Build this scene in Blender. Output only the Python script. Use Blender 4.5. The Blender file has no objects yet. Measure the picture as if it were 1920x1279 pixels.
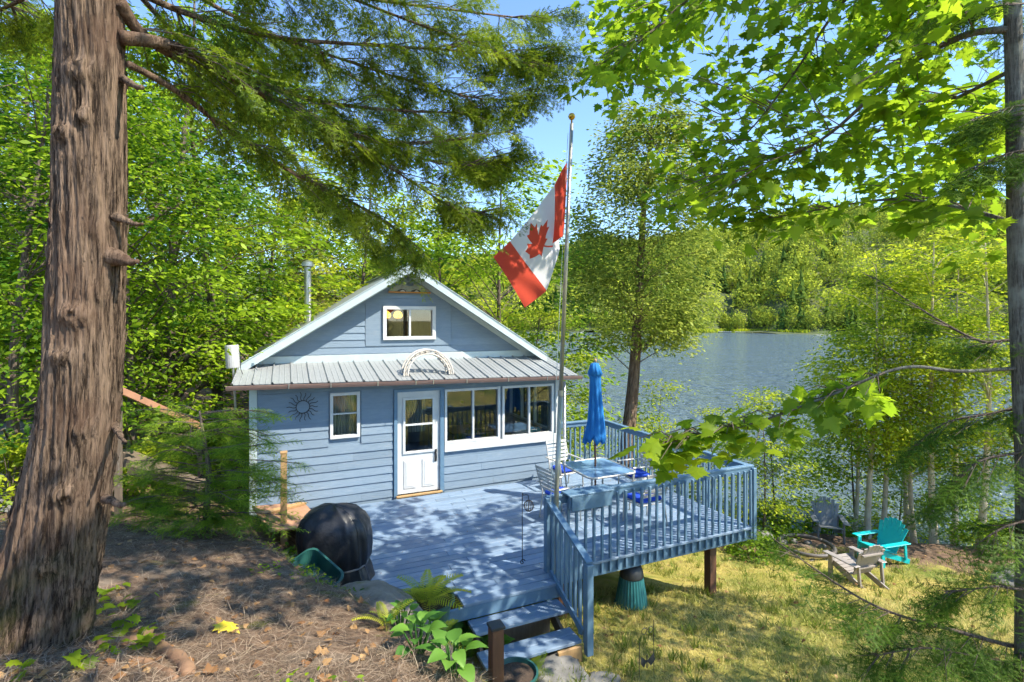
import bpy, bmesh, math, random
import numpy as np
from mathutils import Vector, Matrix, Quaternion
random.seed(7); RNG = np.random.default_rng(11)
R = math.radians
scn = bpy.context.scene
COL = scn.collection
# ---------------------------------------------------------------- camera
YAW = R(23.8); SN, CS = math.sin(YAW), math.cos(YAW); F = 965.0; HC = 3.49
cam = bpy.data.cameras.new('camera'); camo = bpy.data.objects.new('camera', cam); COL.objects.link(camo)
cam.sensor_width = 36.0; cam.lens = F / 1920 * 36; cam.shift_y = -39.5 / 1920
cam.clip_start = 0.05; cam.clip_end = 6000
camo.location = (0, 0, HC); camo.rotation_euler = (R(90), 0, -YAW)
scn.camera = camo
# ---------------------------------------------------------------- sky, sun, exposure
world = bpy.data.worlds.new('World'); scn.world = world; world.use_nodes = True
wn = world.node_tree; wn.nodes.clear()
sky = wn.nodes.new('ShaderNodeTexSky'); sky.sky_type = 'NISHITA'; sky.sun_disc = False
SUN = Vector((0.46, -0.45, 0.77)).normalized()
sky.sun_elevation = math.asin(SUN.z); sky.sun_rotation = math.atan2(SUN.x, SUN.y)
sky.air_density = 1.0; sky.dust_density = 0.0; sky.ozone_density = 5.5
bg = wn.nodes.new('ShaderNodeBackground'); bg.inputs[1].default_value = 0.15
wo = wn.nodes.new('ShaderNodeOutputWorld')
wn.links.new(sky.outputs[0], bg.inputs[0]); wn.links.new(bg.outputs[0], wo.inputs[0])
sl = bpy.data.lights.new('sun', 'SUN'); sl.energy = 3.8; sl.angle = R(0.5); sl.color = (1.0, 0.93, 0.80)
so = bpy.data.objects.new('sun', sl); COL.objects.link(so); so.location = (20, -20, 40)
so.rotation_euler = (-SUN).to_track_quat('-Z', 'Y').to_euler()
vs = scn.view_settings; vs.view_transform = 'Standard'; vs.look = 'None'; vs.exposure = 1.32; vs.gamma = 1.0
vs.use_curve_mapping = False
cy = scn.cycles; cy.max_bounces = 5; cy.diffuse_bounces = 2; cy.glossy_bounces = 2; cy.transmission_bounces = 3
cy.transparent_max_bounces = 8; cy.use_denoising = True; cy.caustics_reflective = False; cy.caustics_refractive = False
cy.sample_clamp_indirect = 5.0; cy.use_light_tree = False; cy.use_adaptive_sampling = True; cy.adaptive_threshold = 0.02
# ---------------------------------------------------------------- helpers
def at(px, py, d):
    xc = (px - 960) / F * d
    return Vector((d * SN + xc * CS, d * CS - xc * SN, HC - (py - 600) / F * d))
def proj(P):
    P = np.asarray(P, float); d = P[..., 0] * SN + P[..., 1] * CS; xc = P[..., 0] * CS - P[..., 1] * SN
    return 960 + F * xc / d, 600 + F * (HC - P[..., 2]) / d, d
def sstep(a, b, x):
    t = np.clip((x - a) / (b - a), 0, 1); return t * t * (3 - 2 * t)
def _h(ix, iy, iz):
    n = (ix * 374761393 + iy * 668265263 + iz * 2147483647 + 1013904223) & 0xffffffff
    n = ((n ^ (n >> 13)) * 1274126177) & 0xffffffff
    return ((n ^ (n >> 16)) & 0xffff) / 65535.0
def vnoise(x, y, z=0.0):
    x, y, z = np.broadcast_arrays(np.asarray(x, float), np.asarray(y, float), np.asarray(z, float))
    ix, iy, iz = np.floor(x).astype(np.int64), np.floor(y).astype(np.int64), np.floor(z).astype(np.int64)
    fx, fy, fz = x - ix, y - iy, z - iz
    fx, fy, fz = fx*fx*(3-2*fx), fy*fy*(3-2*fy), fz*fz*(3-2*fz)
    r = 0
    for a in (0, 1):
        for b in (0, 1):
            for c in (0, 1):
                w = (fx if a else 1-fx) * (fy if b else 1-fy) * (fz if c else 1-fz)
                r = r + w * _h(ix+a, iy+b, iz+c)
    return r - 0.5
def gz(X, Y, fine=True):
    X = np.asarray(X, float); Y = np.asarray(Y, float)
    q = 0.6 * X + 0.8 * Y
    zr_ = np.interp(q, [-5, 2, 6, 9.1, 11.4, 12.7, 14, 16.0, 17.4, 20, 30, 60], [-.1, -.3, -.6, -1.08, -1.9, -2.22, -2.36, -2.5, -3.35, -4.5, -7, -9])
    zl_ = 0.05 + np.clip(0.22 * (-.6 - X), -.3, 4.5)
    zb = zr_ + (zl_ - zr_) * sstep(1.2, -.6, X)
    xr = np.interp(Y, [-3, 0, 3.4, 5.24, 7.25, 8.1, 9], [1.6, 1.2, .85, .45, -.42, -1.1, -1.7])
    zr = np.interp(Y, [-3, 0, 3.4, 4.25, 5.24, 7.25, 8.1, 9.5], [1.9, 1.75, 1.22, 1.02, .87, .75, .7, .4])
    zm = zr + 0.2 * np.clip(xr - X, 0, 6)
    w = sstep(np.interp(Y, [4.9, 6.0], [1.9, .95]), -0.1, X - xr)
    wy = sstep(9.6, 7.6, Y)
    z = zb + (zm - zb) * w * wy
    if fine:
        z = z + 0.05 * vnoise(X * 1.1, Y * 1.1) + 0.03 * vnoise(X * 3.1, Y * 3.1, 5.)
    return z
def g1(x, y): return float(gz(x, y))
def on_ground(px, py):
    """the point of the terrain seen at a pixel"""
    d = np.linspace(1.5, 30, 900); P = np.stack([d * SN + (px - 960) / F * d * CS, d * CS - (px - 960) / F * d * SN, HC - (py - 600) / F * d], 1)
    k = int(np.argmax(P[:, 2] < gz(P[:, 0], P[:, 1]))); return Vector((P[k, 0], P[k, 1], g1(P[k, 0], P[k, 1])))

def mesh_np(name, V, T, tv=None):
    V = np.ascontiguousarray(V, dtype=np.float32).reshape(-1, 3); T = np.ascontiguousarray(T, dtype=np.int32)
    k = T.shape[1]
    me = bpy.data.meshes.new(name); me.vertices.add(len(V)); me.vertices.foreach_set('co', V.ravel())
    me.loops.add(T.size); me.loops.foreach_set('vertex_index', T.ravel())
    me.polygons.add(len(T)); me.polygons.foreach_set('loop_start', np.arange(len(T), dtype=np.int32) * k)
    if tv is not None:
        a = me.attributes.new('tv', 'FLOAT', 'POINT'); a.data.foreach_set('value', np.asarray(tv, np.float32))
    me.update(calc_edges=True)
    return me
def props(o, label=None, cat=None, group=None, kind=None):
    if label: o['label'] = label
    if cat: o['category'] = cat
    if group: o['group'] = group
    if kind: o['kind'] = kind
    return o
def thing(name, label, cat, loc=(0, 0, 0), rz=0, group=None, rot=None, scale=1.0):
    o = bpy.data.objects.new(name, None); COL.objects.link(o)
    o.empty_display_size = 0.1
    o.location = loc; o.rotation_euler = rot if rot else (0, 0, rz); o.scale = (scale,) * 3
    return props(o, label, cat, group)
def rootloc(p):
    v = Vector((0, 0, 0))
    while p is not None:
        v += p.location; p = p.parent
    return v
def ob(name, me, mat=None, parent=None, smooth=False, **kw):
    o = bpy.data.objects.new(name, me); COL.objects.link(o)
    if mat is not None and not me.materials: me.materials.append(mat)
    if smooth: me.polygons.foreach_set('use_smooth', [True] * len(me.polygons))
    o.parent = parent
    return props(o, **kw)
class MB:
    """collects shapes into one mesh"""
    def __init__(s): s.v = []; s.f = []
    def add(s, v, f):
        n = len(s.v); s.v += [tuple(p) for p in v]; s.f += [tuple(i + n for i in q) for q in f]; return s
    def box(s, x0, x1, y0, y1, z0, z1):
        return s.add([(x0,y0,z0),(x1,y0,z0),(x1,y1,z0),(x0,y1,z0),(x0,y0,z1),(x1,y0,z1),(x1,y1,z1),(x0,y1,z1)],
                     [(0,3,2,1),(4,5,6,7),(0,1,5,4),(1,2,6,5),(2,3,7,6),(3,0,4,7)])
    def bbox(s, x0, x1, y0, y1, z0, z1, b=0.005):
        bm = bmesh.new(); bmesh.ops.create_cube(bm, size=1)
        for v in bm.verts:
            v.co = ((x0+x1)/2 + v.co.x*(x1-x0), (y0+y1)/2 + v.co.y*(y1-y0), (z0+z1)/2 + v.co.z*(z1-z0))
        bmesh.ops.bevel(bm, geom=bm.edges[:], offset=b, segments=1, affect='EDGES')
        bm.verts.index_update()
        s.add([v.co[:] for v in bm.verts], [[v.index for v in f.verts] for f in bm.faces]); bm.free(); return s
    def beam(s, a, b, w, h, up=(0, 0, 1)):
        a, b = Vector(a), Vector(b); d = (b - a).normalized(); up = Vector(up)
        x = d.cross(up)
        if x.length < 1e-4: x = d.cross(Vector((0, 1, 0)))
        x.normalize(); y = x.cross(d)
        x, y = x * w / 2, y * h / 2
        return s.add([a-x-y, a+x-y, a+x+y, a-x+y, b-x-y, b+x-y, b+x+y, b-x+y],
                     [(0,1,2,3),(7,6,5,4),(4,5,1,0),(5,6,2,1),(6,7,3,2),(7,4,0,3)])
    def tube(s, pts, rad, n=8, cap=True):
        pts = [Vector(p) for p in pts]
        if not hasattr(rad, '__len__'): rad = [rad] * len(pts)
        v = []; prev = None
        for i, p in enumerate(pts):
            d = (pts[min(i+1, len(pts)-1)] - pts[max(i-1, 0)]).normalized()
            if prev is None:
                x = d.cross(Vector((0, 0, 1)))
                if x.length < 1e-3: x = d.cross(Vector((0, 1, 0)))
            else: x = prev - d * prev.dot(d)
            x.normalize(); prev = x; y = d.cross(x)
            for k in range(n):
                a = 2 * math.pi * k / n; v.append(p + (x * math.cos(a) + y * math.sin(a)) * rad[i])
        f = [(i*n+k, i*n+(k+1) % n, (i+1)*n+(k+1) % n, (i+1)*n+k) for i in range(len(pts)-1) for k in range(n)]
        if cap: f += [tuple(range(n))[::-1], tuple((len(pts)-1)*n+k for k in range(n))]
        return s.add(v, f)
    def lathe(s, prof, n=24, c=(0, 0, 0), flute=0, fl=0.0):
        v = []
        for r, z in prof:
            for k in range(n):
                a = 2*math.pi*k/n; rr = r * (1 + fl * math.cos(flute * a)) if flute else r
                v.append((c[0]+rr*math.cos(a), c[1]+rr*math.sin(a), c[2]+z))
        m = len(prof)
        f = [(i*n+k, i*n+(k+1) % n, (i+1)*n+(k+1) % n, (i+1)*n+k) for i in range(m-1) for k in range(n)]
        if prof[0][0] > 1e-4: f.append(tuple(range(n))[::-1])
        if prof[-1][0] > 1e-4: f.append(tuple((m-1)*n+k for k in range(n)))
        return s.add(v, f)
    def build(s, name, mat, parent=None, smooth=False, w=False, **kw):
        """w: shapes are in world coordinates, shift them to the parent's frame"""
        v = s.v
        if w and parent is not None:
            L = rootloc(parent); v = [(p[0]-L.x, p[1]-L.y, p[2]-L.z) for p in v]
        me = bpy.data.meshes.new(name); me.from_pydata(v, [], s.f); me.update()
        return ob(name, me, mat, parent, smooth, **kw)
def B(*a): return MB().box(*a)
def BB(*a, b=0.005): return MB().bbox(*a, b=b)
def tb(pts, r, n=8): return MB().tube(pts, r, n)
def spline(pts, m=8):
    P = [Vector(p) for p in pts]; out = []
    for i in range(len(P) - 1):
        p0, p1, p2, p3 = P[max(i-1, 0)], P[i], P[i+1], P[min(i+2, len(P)-1)]
        for k in range(m):
            t = k / m
            out.append(0.5 * ((2*p1) + (p2-p0)*t + (2*p0-5*p1+4*p2-p3)*t*t + (3*p1-p0-3*p2+p3)*t**3))
    out.append(P[-1]); return out
def tube_np(pts, rad, n=6):
    m = MB().tube(pts, rad, n, cap=False)
    V = np.array([tuple(p) for p in m.v]); Fq = np.array(m.f)
    return V, np.concatenate([Fq[:, [0, 1, 2]], Fq[:, [0, 2, 3]]])
def join_np(parts):
    Vs, Ts, n = [], [], 0
    for V, T in parts:
        Vs.append(V); Ts.append(T + n); n += len(V)
    return np.concatenate(Vs), np.concatenate(Ts)
def frames(D, Nn):
    D = D / np.linalg.norm(D, axis=1, keepdims=True)
    Nn = Nn - (Nn * D).sum(1, keepdims=True) * D
    Nn = Nn / (np.linalg.norm(Nn, axis=1, keepdims=True) + 1e-9)
    return np.stack([D, np.cross(Nn, D), Nn], axis=2)
def scatter(tmpl, P, M, S, tv):
    """copies of a template (V, T): x axis along D, z along normal"""
    V, T = tmpl; n, k = len(P), len(V)
    W = np.einsum('nij,kj->nki', M, V) * np.asarray(S).reshape(-1, 1, 1) + np.asarray(P)[:, None, :]
    TT = (T[None] + (np.arange(n) * k)[:, None, None]).reshape(-1, 3)
    return W.reshape(-1, 3), TT, np.repeat(tv, k)
def merge(parts):
    Vs, Ts, tv, n = [], [], [], 0
    for V, T, t in parts:
        Vs.append(V); Ts.append(T + n); tv.append(t); n += len(V)
    return np.concatenate(Vs), np.concatenate(Ts), np.concatenate(tv)
# ---------------------------------------------------------------- materials
def nt(name):
    m = bpy.data.materials.new(name); m.use_nodes = True; t = m.node_tree; t.nodes.clear()
    return m, t, (lambda k: t.nodes.new('ShaderNode' + k)), t.links.new
def mixc(N, L, fac, a, b, mode='MIX'):
    m = N('Mix'); m.data_type = 'RGBA'; m.blend_type = mode
    for i, v in ((0, fac), (6, a), (7, b)):
        if hasattr(v, 'is_linked'): L(v, m.inputs[i])
        elif isinstance(v, tuple): m.inputs[i].default_value = (*v, 1)
        else: m.inputs[i].default_value = v
    return m.outputs[2]
def noise(N, L, vec, scale, detail=4, rough=0.6, stretch=None):
    if stretch:
        mp = N('Mapping'); mp.inputs['Scale'].default_value = stretch; L(vec, mp.inputs[0]); vec = mp.outputs[0]
    n = N('TexNoise'); n.inputs['Scale'].default_value = scale; n.inputs['Detail'].default_value = detail
    n.inputs['Roughness'].default_value = rough; L(vec, n.inputs['Vector']); return n.outputs[0]
def rng(N, L, v, a, b, c=0., d=1.):
    m = N('MapRange'); L(v, m.inputs[0])
    for i, x in enumerate((a, b, c, d)): m.inputs[i+1].default_value = x
    return m.outputs[0]
def mat(name, c1, c2=None, rough=0.6, scale=6, stretch=None, bump=0.0, bscale=40, bstretch=None, metal=0.0,
        c3=None, wear=(0.62, 0.7), wscale=3, spec=0.5, rand=0.0):
    m, t, N, L = nt(name)
    p = N('BsdfPrincipled'); o = N('OutputMaterial'); L(p.outputs[0], o.inputs[0])
    tc = N('TexCoord'); v = tc.outputs['Object']
    c2 = c2 or tuple(x * 0.8 for x in c1)
    col = mixc(N, L, rng(N, L, noise(N, L, v, scale, 5, 0.65, stretch), 0.3, 0.7), c1, c2)
    if c3:
        col = mixc(N, L, rng(N, L, noise(N, L, v, wscale, 7, 0.7, stretch), *wear), col, c3)
    if rand:
        oi = N('ObjectInfo'); hs = N('HueSaturation'); L(rng(N, L, oi.outputs['Random'], 0, 1, 1-rand, 1+rand), hs.inputs['Value'])
        L(col, hs.inputs['Color']); col = hs.outputs[0]
    L(col, p.inputs['Base Color'])
    p.inputs['Roughness'].default_value = rough; p.inputs['Metallic'].default_value = metal
    p.inputs['Specular IOR Level'].default_value = spec
    if bump:
        b = N('Bump'); b.inputs['Strength'].default_value = bump; b.inputs['Distance'].default_value = 0.02
        L(noise(N, L, v, bscale, 5, 0.6, bstretch or stretch), b.inputs['Height']); L(b.outputs[0], p.inputs['Normal'])
    return m
def leafmat(name, dark, light, trans=0.45, tcol=None, gloss=0.02, seed_scale=0.6):
    """tv attribute carries one number per leaf or clump: its own shade of green"""
    m, t, N, L = nt(name)
    a = N('Attribute'); a.attribute_name = 'tv'
    col = mixc(N, L, a.outputs['Fac'], dark, light)
    tc_ = mixc(N, L, a.outputs['Fac'], tuple(min(1, x * 1.5) for x in (tcol or dark)), tuple(min(1, x * 1.5) for x in (tcol or light)))
    d = N('BsdfDiffuse'); L(col, d.inputs[0]); tr = N('BsdfTranslucent'); L(tc_, tr.inputs[0])
    mx = N('MixShader'); mx.inputs[0].default_value = trans; L(d.outputs[0], mx.inputs[1]); L(tr.outputs[0], mx.inputs[2])
    g = N('BsdfGlossy'); g.inputs['Roughness'].default_value = 0.5; g.inputs[0].default_value = (.8, .9, .6, 1)
    m2 = N('MixShader'); m2.inputs[0].default_value = gloss; L(mx.outputs[0], m2.inputs[1]); L(g.outputs[0], m2.inputs[2])
    o = N('OutputMaterial'); L(m2.outputs[0], o.inputs[0]); return m
def emis(name, c, s):
    m, t, N, L = nt(name); e = N('Emission'); e.inputs[0].default_value = (*c, 1); e.inputs[1].default_value = s
    o = N('OutputMaterial'); L(e.outputs[0], o.inputs[0]); return m
def glassmat(name, tint=(0.9, 0.95, 0.95), refl=0.08):
    m, t, N, L = nt(name)
    tr = N('BsdfTransparent'); tr.inputs[0].default_value = (*tint, 1); g = N('BsdfGlossy'); g.inputs['Roughness'].default_value = 0.02
    fr = N('Fresnel'); fr.inputs[0].default_value = 1.5
    mx = N('MixShader'); L(rng(N, L, fr.outputs[0], 0, 1, refl * .6, 1), mx.inputs[0]); L(tr.outputs[0], mx.inputs[1]); L(g.outputs[0], mx.inputs[2])
    o = N('OutputMaterial'); L(mx.outputs[0], o.inputs[0]); return m
M = {}
M['siding'] = mat('blue_siding', (.18, .25, .32), (.225, .295, .365), .62, 5, (1, 1, 6), .35, 22, (1.5, 1, 9), c3=(.30, .34, .37), wear=(.60, .78), wscale=2, rand=.08)
M['deck'] = mat('blue_deck_paint', (.17, .245, .345), (.22, .30, .395), .42, 4, (1, 8, 1), .3, 14, (1.2, 16, 1), c3=(.33, .4, .47), wear=(.62, .78), rand=.15)
M['rail'] = mat('blue_rail_paint', (.10, .19, .285), (.135, .23, .32), .5, 6, None, .2, 30, (4, 4, 1), c3=(.3, .38, .43), wear=(.68, .8), rand=.07)
M['white'] = mat('white_trim', (.66, .67, .65), (.58, .58, .56), .5, 5, None, .1, 30)
M['paletrim'] = mat('pale_green_trim', (.52, .60, .56), (.44, .53, .51), .5, 5, None, .15, 20, c3=(.6, .62, .58))
M['metalroof'] = mat('weathered_metal_roof', (.36, .37, .36), (.27, .285, .28), .45, 7, (6, 1, 1), .12, 20, c3=(.29, .27, .23), wear=(.58, .78), wscale=5, metal=.15)
M['rake'] = mat('pale_metal_flashing', (.55, .63, .63), (.47, .56, .57), .42, 5, None, .05, 20, c3=(.4, .42, .4), metal=.1)
M['gutter'] = mat('brown_gutter', (.20, .125, .10), (.27, .18, .15), .45, 6, (1, 6, 6), c3=(.42, .35, .32))
M['dark'] = mat('dark_metal', (.025, .028, .03), (.04, .04, .04), .5, 20)
M['chrome'] = mat('brushed_metal', (.55, .55, .53), (.45, .45, .44), .3, 20, metal=.9)
M['pole'] = mat('galvanised_pole', (.42, .42, .36), (.33, .33, .28), .38, 5, (4, 4, 1), c3=(.25, .22, .16), metal=.6)
M['brass'] = mat('brass_ball', (.7, .42, .08), (.6, .34, .06), .25, 8, metal=.9)
M['wood'] = mat('fresh_wood', (.48, .30, .13), (.38, .22, .09), .65, 3, (8, 8, 1), .2, 20, (10, 10, 1))
M['brownwood'] = mat('brown_stained_wood', (.17, .075, .04), (.12, .055, .03), .6, 4, (6, 6, 1), .2, 20, (10, 10, 1), c3=(.26, .13, .08))
M['oldwood'] = mat('weathered_wood', (.20, .15, .10), (.13, .095, .065), .8, 3, (8, 8, 1), .5, 20, (10, 10, 1), c3=(.3, .26, .2))
M['vinyl'] = mat('black_vinyl', (.016, .017, .02), (.026, .027, .03), .40, 5, None, .8, 5)
M['greenplastic'] = mat('green_plastic', (.018, .085, .07), (.024, .10, .082), .38, 8, None, .03, 40, c3=(.08, .13, .11), wear=(.66, .8))
M['tealplastic'] = mat('teal_plastic', (.02, .13, .135), (.03, .16, .16), .42, 6)
M['turq'] = mat('turquoise_paint', (.01, .50, .50), (.0, .44, .46), .45, 6)
M['greychair'] = mat('grey_plastic_wood', (.13, .14, .15), (.18, .19, .20), .5, 6, rand=.1)
M['tanchair'] = mat('tan_plastic_wood', (.34, .30, .27), (.28, .25, .23), .5, 6)
M['alu'] = mat('cream_aluminium', (.55, .53, .47), (.48, .46, .41), .4, 12, metal=.2)
M['cushion'] = mat('royal_blue_cushion', (.008, .05, .42), (.01, .07, .5), .85, 6, None, .2, 60)
M['umbrella'] = mat('blue_canvas', (.006, .14, .42), (.01, .18, .48), .8, 5, (3, 3, 1), .2, 60)
M['rock'] = mat('grey_rock', (.24, .225, .20), (.12, .115, .105), .85, 4, None, 1.0, 12, c3=(.12, .14, .06), wear=(.6, .7))
M['bankrock'] = mat('litter_stained_rock', (.26, .22, .175), (.15, .12, .09), .9, 4, None, 1.0, 12, c3=(.12, .12, .04), wear=(.55, .66))
M['ring'] = mat('rusty_grey_steel', (.10, .10, .10), (.16, .13, .11), .6, 6, metal=.4)
M['soil'] = mat('dark_soil', (.045, .03, .02), (.09, .06, .04), .95, 20, None, .8, 40)
M['interior'] = mat('interior_wood', (.32, .19, .09), (.25, .14, .06), .6, 3, (6, 6, 1))
M['intwall'] = mat('interior_wall', (.42, .37, .30), (.36, .31, .25), .7, 3)
M['cloth'] = mat('grey_fabric', (.12, .13, .14), (.2, .2, .19), .9, 12)
M['curtain'] = mat('cream_curtain', (.6, .57, .5), (.5, .47, .4), .9, 6, (12, 12, 1))
M['glass'] = glassmat('window_glass')
M['tableglass'] = mat('frosted_table_glass', (.17, .29, .40), (.13, .25, .37), .08, 4, spec=1.0)
def barkmat(name, c1, c2, c3, sc=1.0, moss=None):
    m, t, N, L = nt(name); p = N('BsdfPrincipled'); o = N('OutputMaterial'); L(p.outputs[0], o.inputs[0])
    tc = N('TexCoord'); v = tc.outputs['Object']
    n1 = noise(N, L, v, sc, 6, .7, (20, 20, 1.6)); n3 = noise(N, L, v, sc, 5, .75, (62, 62, 4.2)); n2 = noise(N, L, v, 2.2*sc, 4, .6)
    ma = N('Math'); ma.operation = 'MULTIPLY_ADD'; ma.inputs[1].default_value = .55; L(n3, ma.inputs[0])
    mb2 = N('Math'); mb2.operation = 'MULTIPLY'; mb2.inputs[1].default_value = .45; L(n1, mb2.inputs[0]); L(mb2.outputs[0], ma.inputs[2])
    hgt = ma.outputs[0]
    col = mixc(N, L, rng(N, L, hgt, .43, .56), c1, c2); col = mixc(N, L, rng(N, L, n2, .48, .7, 0, .75), col, c3)
    if moss:
        s = N('SeparateXYZ'); L(v, s.inputs[0])
        k = N('Math'); k.operation = 'MULTIPLY'; L(rng(N, L, s.outputs[2], .1, .95, 1, 0), k.inputs[0]); L(rng(N, L, noise(N, L, v, 3, 5), .45, .62), k.inputs[1])
        col = mixc(N, L, k.outputs[0], col, moss)
    L(col, p.inputs['Base Color']); p.inputs['Roughness'].default_value = .9; p.inputs['Specular IOR Level'].default_value = .2
    b = N('Bump'); b.inputs['Strength'].default_value = 1.0; b.inputs['Distance'].default_value = .05 / sc
    L(hgt, b.inputs['Height']); L(b.outputs[0], p.inputs['Normal']); return m
M['cedarbark'] = barkmat('cedar_bark', (.035, .022, .014), (.29, .20, .135), (.17, .10, .065), 1.0, moss=(.09, .10, .02))
M['bark'] = barkmat('grey_brown_bark', (.08, .06, .045), (.22, .17, .13), (.16, .12, .09), 1.6)
M['birchbark'] = barkmat('birch_bark', (.55, .45, .32), (.74, .64, .48), (.42, .30, .19), 1.2)
M['maplebark'] = barkmat('lichen_maple_bark', (.06, .055, .045), (.19, .18, .15), (.28, .29, .24), 4)
M['twig'] = mat('brown_twig', (.10, .07, .05), (.15, .11, .08), .85, 9)
M['root'] = mat('root_bark', (.30, .17, .09), (.20, .11, .06), .8, 6, (1, 1, 3), .5, 20)
M['leaf_maple'] = leafmat('maple_leaf', (.09, .18, .01), (.32, .44, .02), .66)
M['leaf_forest'] = leafmat('forest_leaf', (.035, .105, .008), (.33, .46, .02), .45)
M['leaf_yellow'] = leafmat('yellow_green_leaf', (.15, .25, .015), (.50, .53, .03), .45)
M['leaf_cedar'] = leafmat('cedar_spray', (.05, .10, .008), (.28, .35, .02), .45)
M['leaf_cedarpale'] = leafmat('pale_cedar_spray', (.17, .20, .03), (.52, .50, .11), .35)
M['leaf_shorecedar'] = leafmat('shore_cedar_foliage', (.11, .17, .02), (.40, .44, .07), .38)
M['leaf_hemlock'] = leafmat('hemlock_needles', (.03, .08, .01), (.13, .22, .02), .35)
M['leaf_hemyoung'] = leafmat('young_hemlock_needles', (.09, .21, .02), (.42, .52, .04), .38)
M['leaf_hosta'] = leafmat('hosta_leaf', (.05, .16, .025), (.16, .32, .04), .35, gloss=.04)
M['leaf_fern'] = leafmat('fern_frond', (.12, .26, .03), (.50, .50, .05), .4)
M['leaf_far'] = leafmat('far_tree_foliage', (.04, .10, .025), (.46, .50, .05), .15, gloss=0.)
M['grass'] = leafmat('grass_blade', (.14, .21, .02), (.64, .52, .20), .3)
M['litter'] = leafmat('dry_needles', (.055, .04, .03), (.44, .33, .23), .1, gloss=.02)
M['deadleaf'] = leafmat('dead_leaf', (.20, .09, .04), (.42, .25, .11), .2)
M['yellowleaf'] = mat('yellow_leaf', (.75, .55, .02), (.65, .5, .03), .5, 10)
def groundmat():
    m, t, N, L = nt('ground'); p = N('BsdfPrincipled'); o = N('OutputMaterial'); L(p.outputs[0], o.inputs[0])
    g = N('NewGeometry'); v = g.outputs['Position']; a = N('Attribute'); a.attribute_name = 'tv'
    lawn = mixc(N, L, rng(N, L, noise(N, L, v, 1.3, 6, .7), .36, .66), (.24, .24, .04), (.52, .40, .13))
    lawn = mixc(N, L, rng(N, L, noise(N, L, v, 5, 5, .7), .54, .68), lawn, (.27, .18, .09)); lawn = mixc(N, L, rng(N, L, noise(N, L, v, .5, 4, .6), .52, .66), lawn, (.12, .17, .03))
    lit = mixc(N, L, rng(N, L, noise(N, L, v, 6, 8, .8), .35, .65), (.075, .05, .036), (.26, .17, .11))
    lit = mixc(N, L, rng(N, L, noise(N, L, v, 1.1, 4, .6), .56, .72), lit, (.30, .25, .19))
    lit = mixc(N, L, rng(N, L, noise(N, L, v, 1.7, 6, .6), .62, .70), lit, (.14, .14, .03))
    f = N('Math'); f.operation = 'ADD'; L(a.outputs['Fac'], f.inputs[0]); L(rng(N, L, noise(N, L, v, 2.2, 5, .7), .3, .7, -.35, .35), f.inputs[1])
    col = mixc(N, L, rng(N, L, f.outputs[0], .4, .6), lawn, lit)
    L(col, p.inputs['Base Color']); p.inputs['Roughness'].default_value = .95; p.inputs['Specular IOR Level'].default_value = .1
    b = N('Bump'); b.inputs['Strength'].default_value = .7; b.inputs['Distance'].default_value = .04
    L(noise(N, L, v, 16, 8, .75), b.inputs['Height']); L(b.outputs[0], p.inputs['Normal']); return m
M['ground'] = groundmat()
def watermat():
    m, t, N, L = nt('lake_water'); p = N('BsdfPrincipled'); o = N('OutputMaterial'); L(p.outputs[0], o.inputs[0])
    p.inputs['Base Color'].default_value = (.12, .165, .18, 1); p.inputs['Roughness'].default_value = .12; p.inputs['IOR'].default_value = 1.33
    g = N('NewGeometry'); v = g.outputs['Position']
    n1 = noise(N, L, v, 1.1, 4, .6, (1.0, .45, 1)); n2 = noise(N, L, v, .12, 3, .5, (1.0, .5, 1))
    ad = N('Math'); ad.operation = 'MULTIPLY_ADD'; ad.inputs[1].default_value = 1.6; L(n2, ad.inputs[0]); L(n1, ad.inputs[2])
    b = N('Bump'); b.inputs['Strength'].default_value = 1.0; b.inputs['Distance'].default_value = 1.3
    L(ad.outputs[0], b.inputs['Height']); L(b.outputs[0], p.inputs['Normal']); return m
M['water'] = watermat()
M['gravel'] = mat('gravel', (.32, .31, .30), (.14, .14, .15), .9, 30, None, .9, 50)
# ================================================================ the setting
xs = np.concatenate([[-1500, -600, -250, -110, -60, -36, -24, -18], np.linspace(-14, 24, 262), [27, 32, 40, 55, 80, 140, 300, 700, 1500]])
ys = np.concatenate([[-1500, -600, -250, -100, -50, -25, -14, -9], np.linspace(-6, 24, 208), [27, 32, 40, 55, 80, 140, 300, 700, 1500]])
GX, GY = np.meshgrid(xs, ys)
GZ = gz(GX, GY)
xr_ = np.interp(GY, [-3, 0, 3.4, 5.24, 7.25, 8.1, 9], [1.6, 1.2, .85, .45, -.42, -1.1, -1.7])
zone = np.where(GX < xr_ + .9, 1.0, 0.0); zone = np.maximum(zone, sstep(1.6, .6, GX))
qq = .6 * GX + .8 * GY
zone = np.maximum(zone, sstep(12.6, 15., qq) * .8)
nx, ny = len(xs), len(ys)
I = np.arange(nx * ny).reshape(ny, nx)
Tq = np.stack([I[:-1, :-1], I[:-1, 1:], I[1:, 1:], I[1:, :-1]], -1).reshape(-1, 4)
me = mesh_np('ground', np.stack([GX, GY, GZ], -1), Tq, zone.ravel())
ob('ground', me, M['ground'], smooth=True, kind='structure')
WZ = -3.2
MB().add([(-2500, -2500, WZ), (2500, -2500, WZ), (2500, 2500, WZ), (-2500, 2500, WZ)], [(0, 1, 2, 3)]).build('lake', M['water'], kind='structure')
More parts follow.
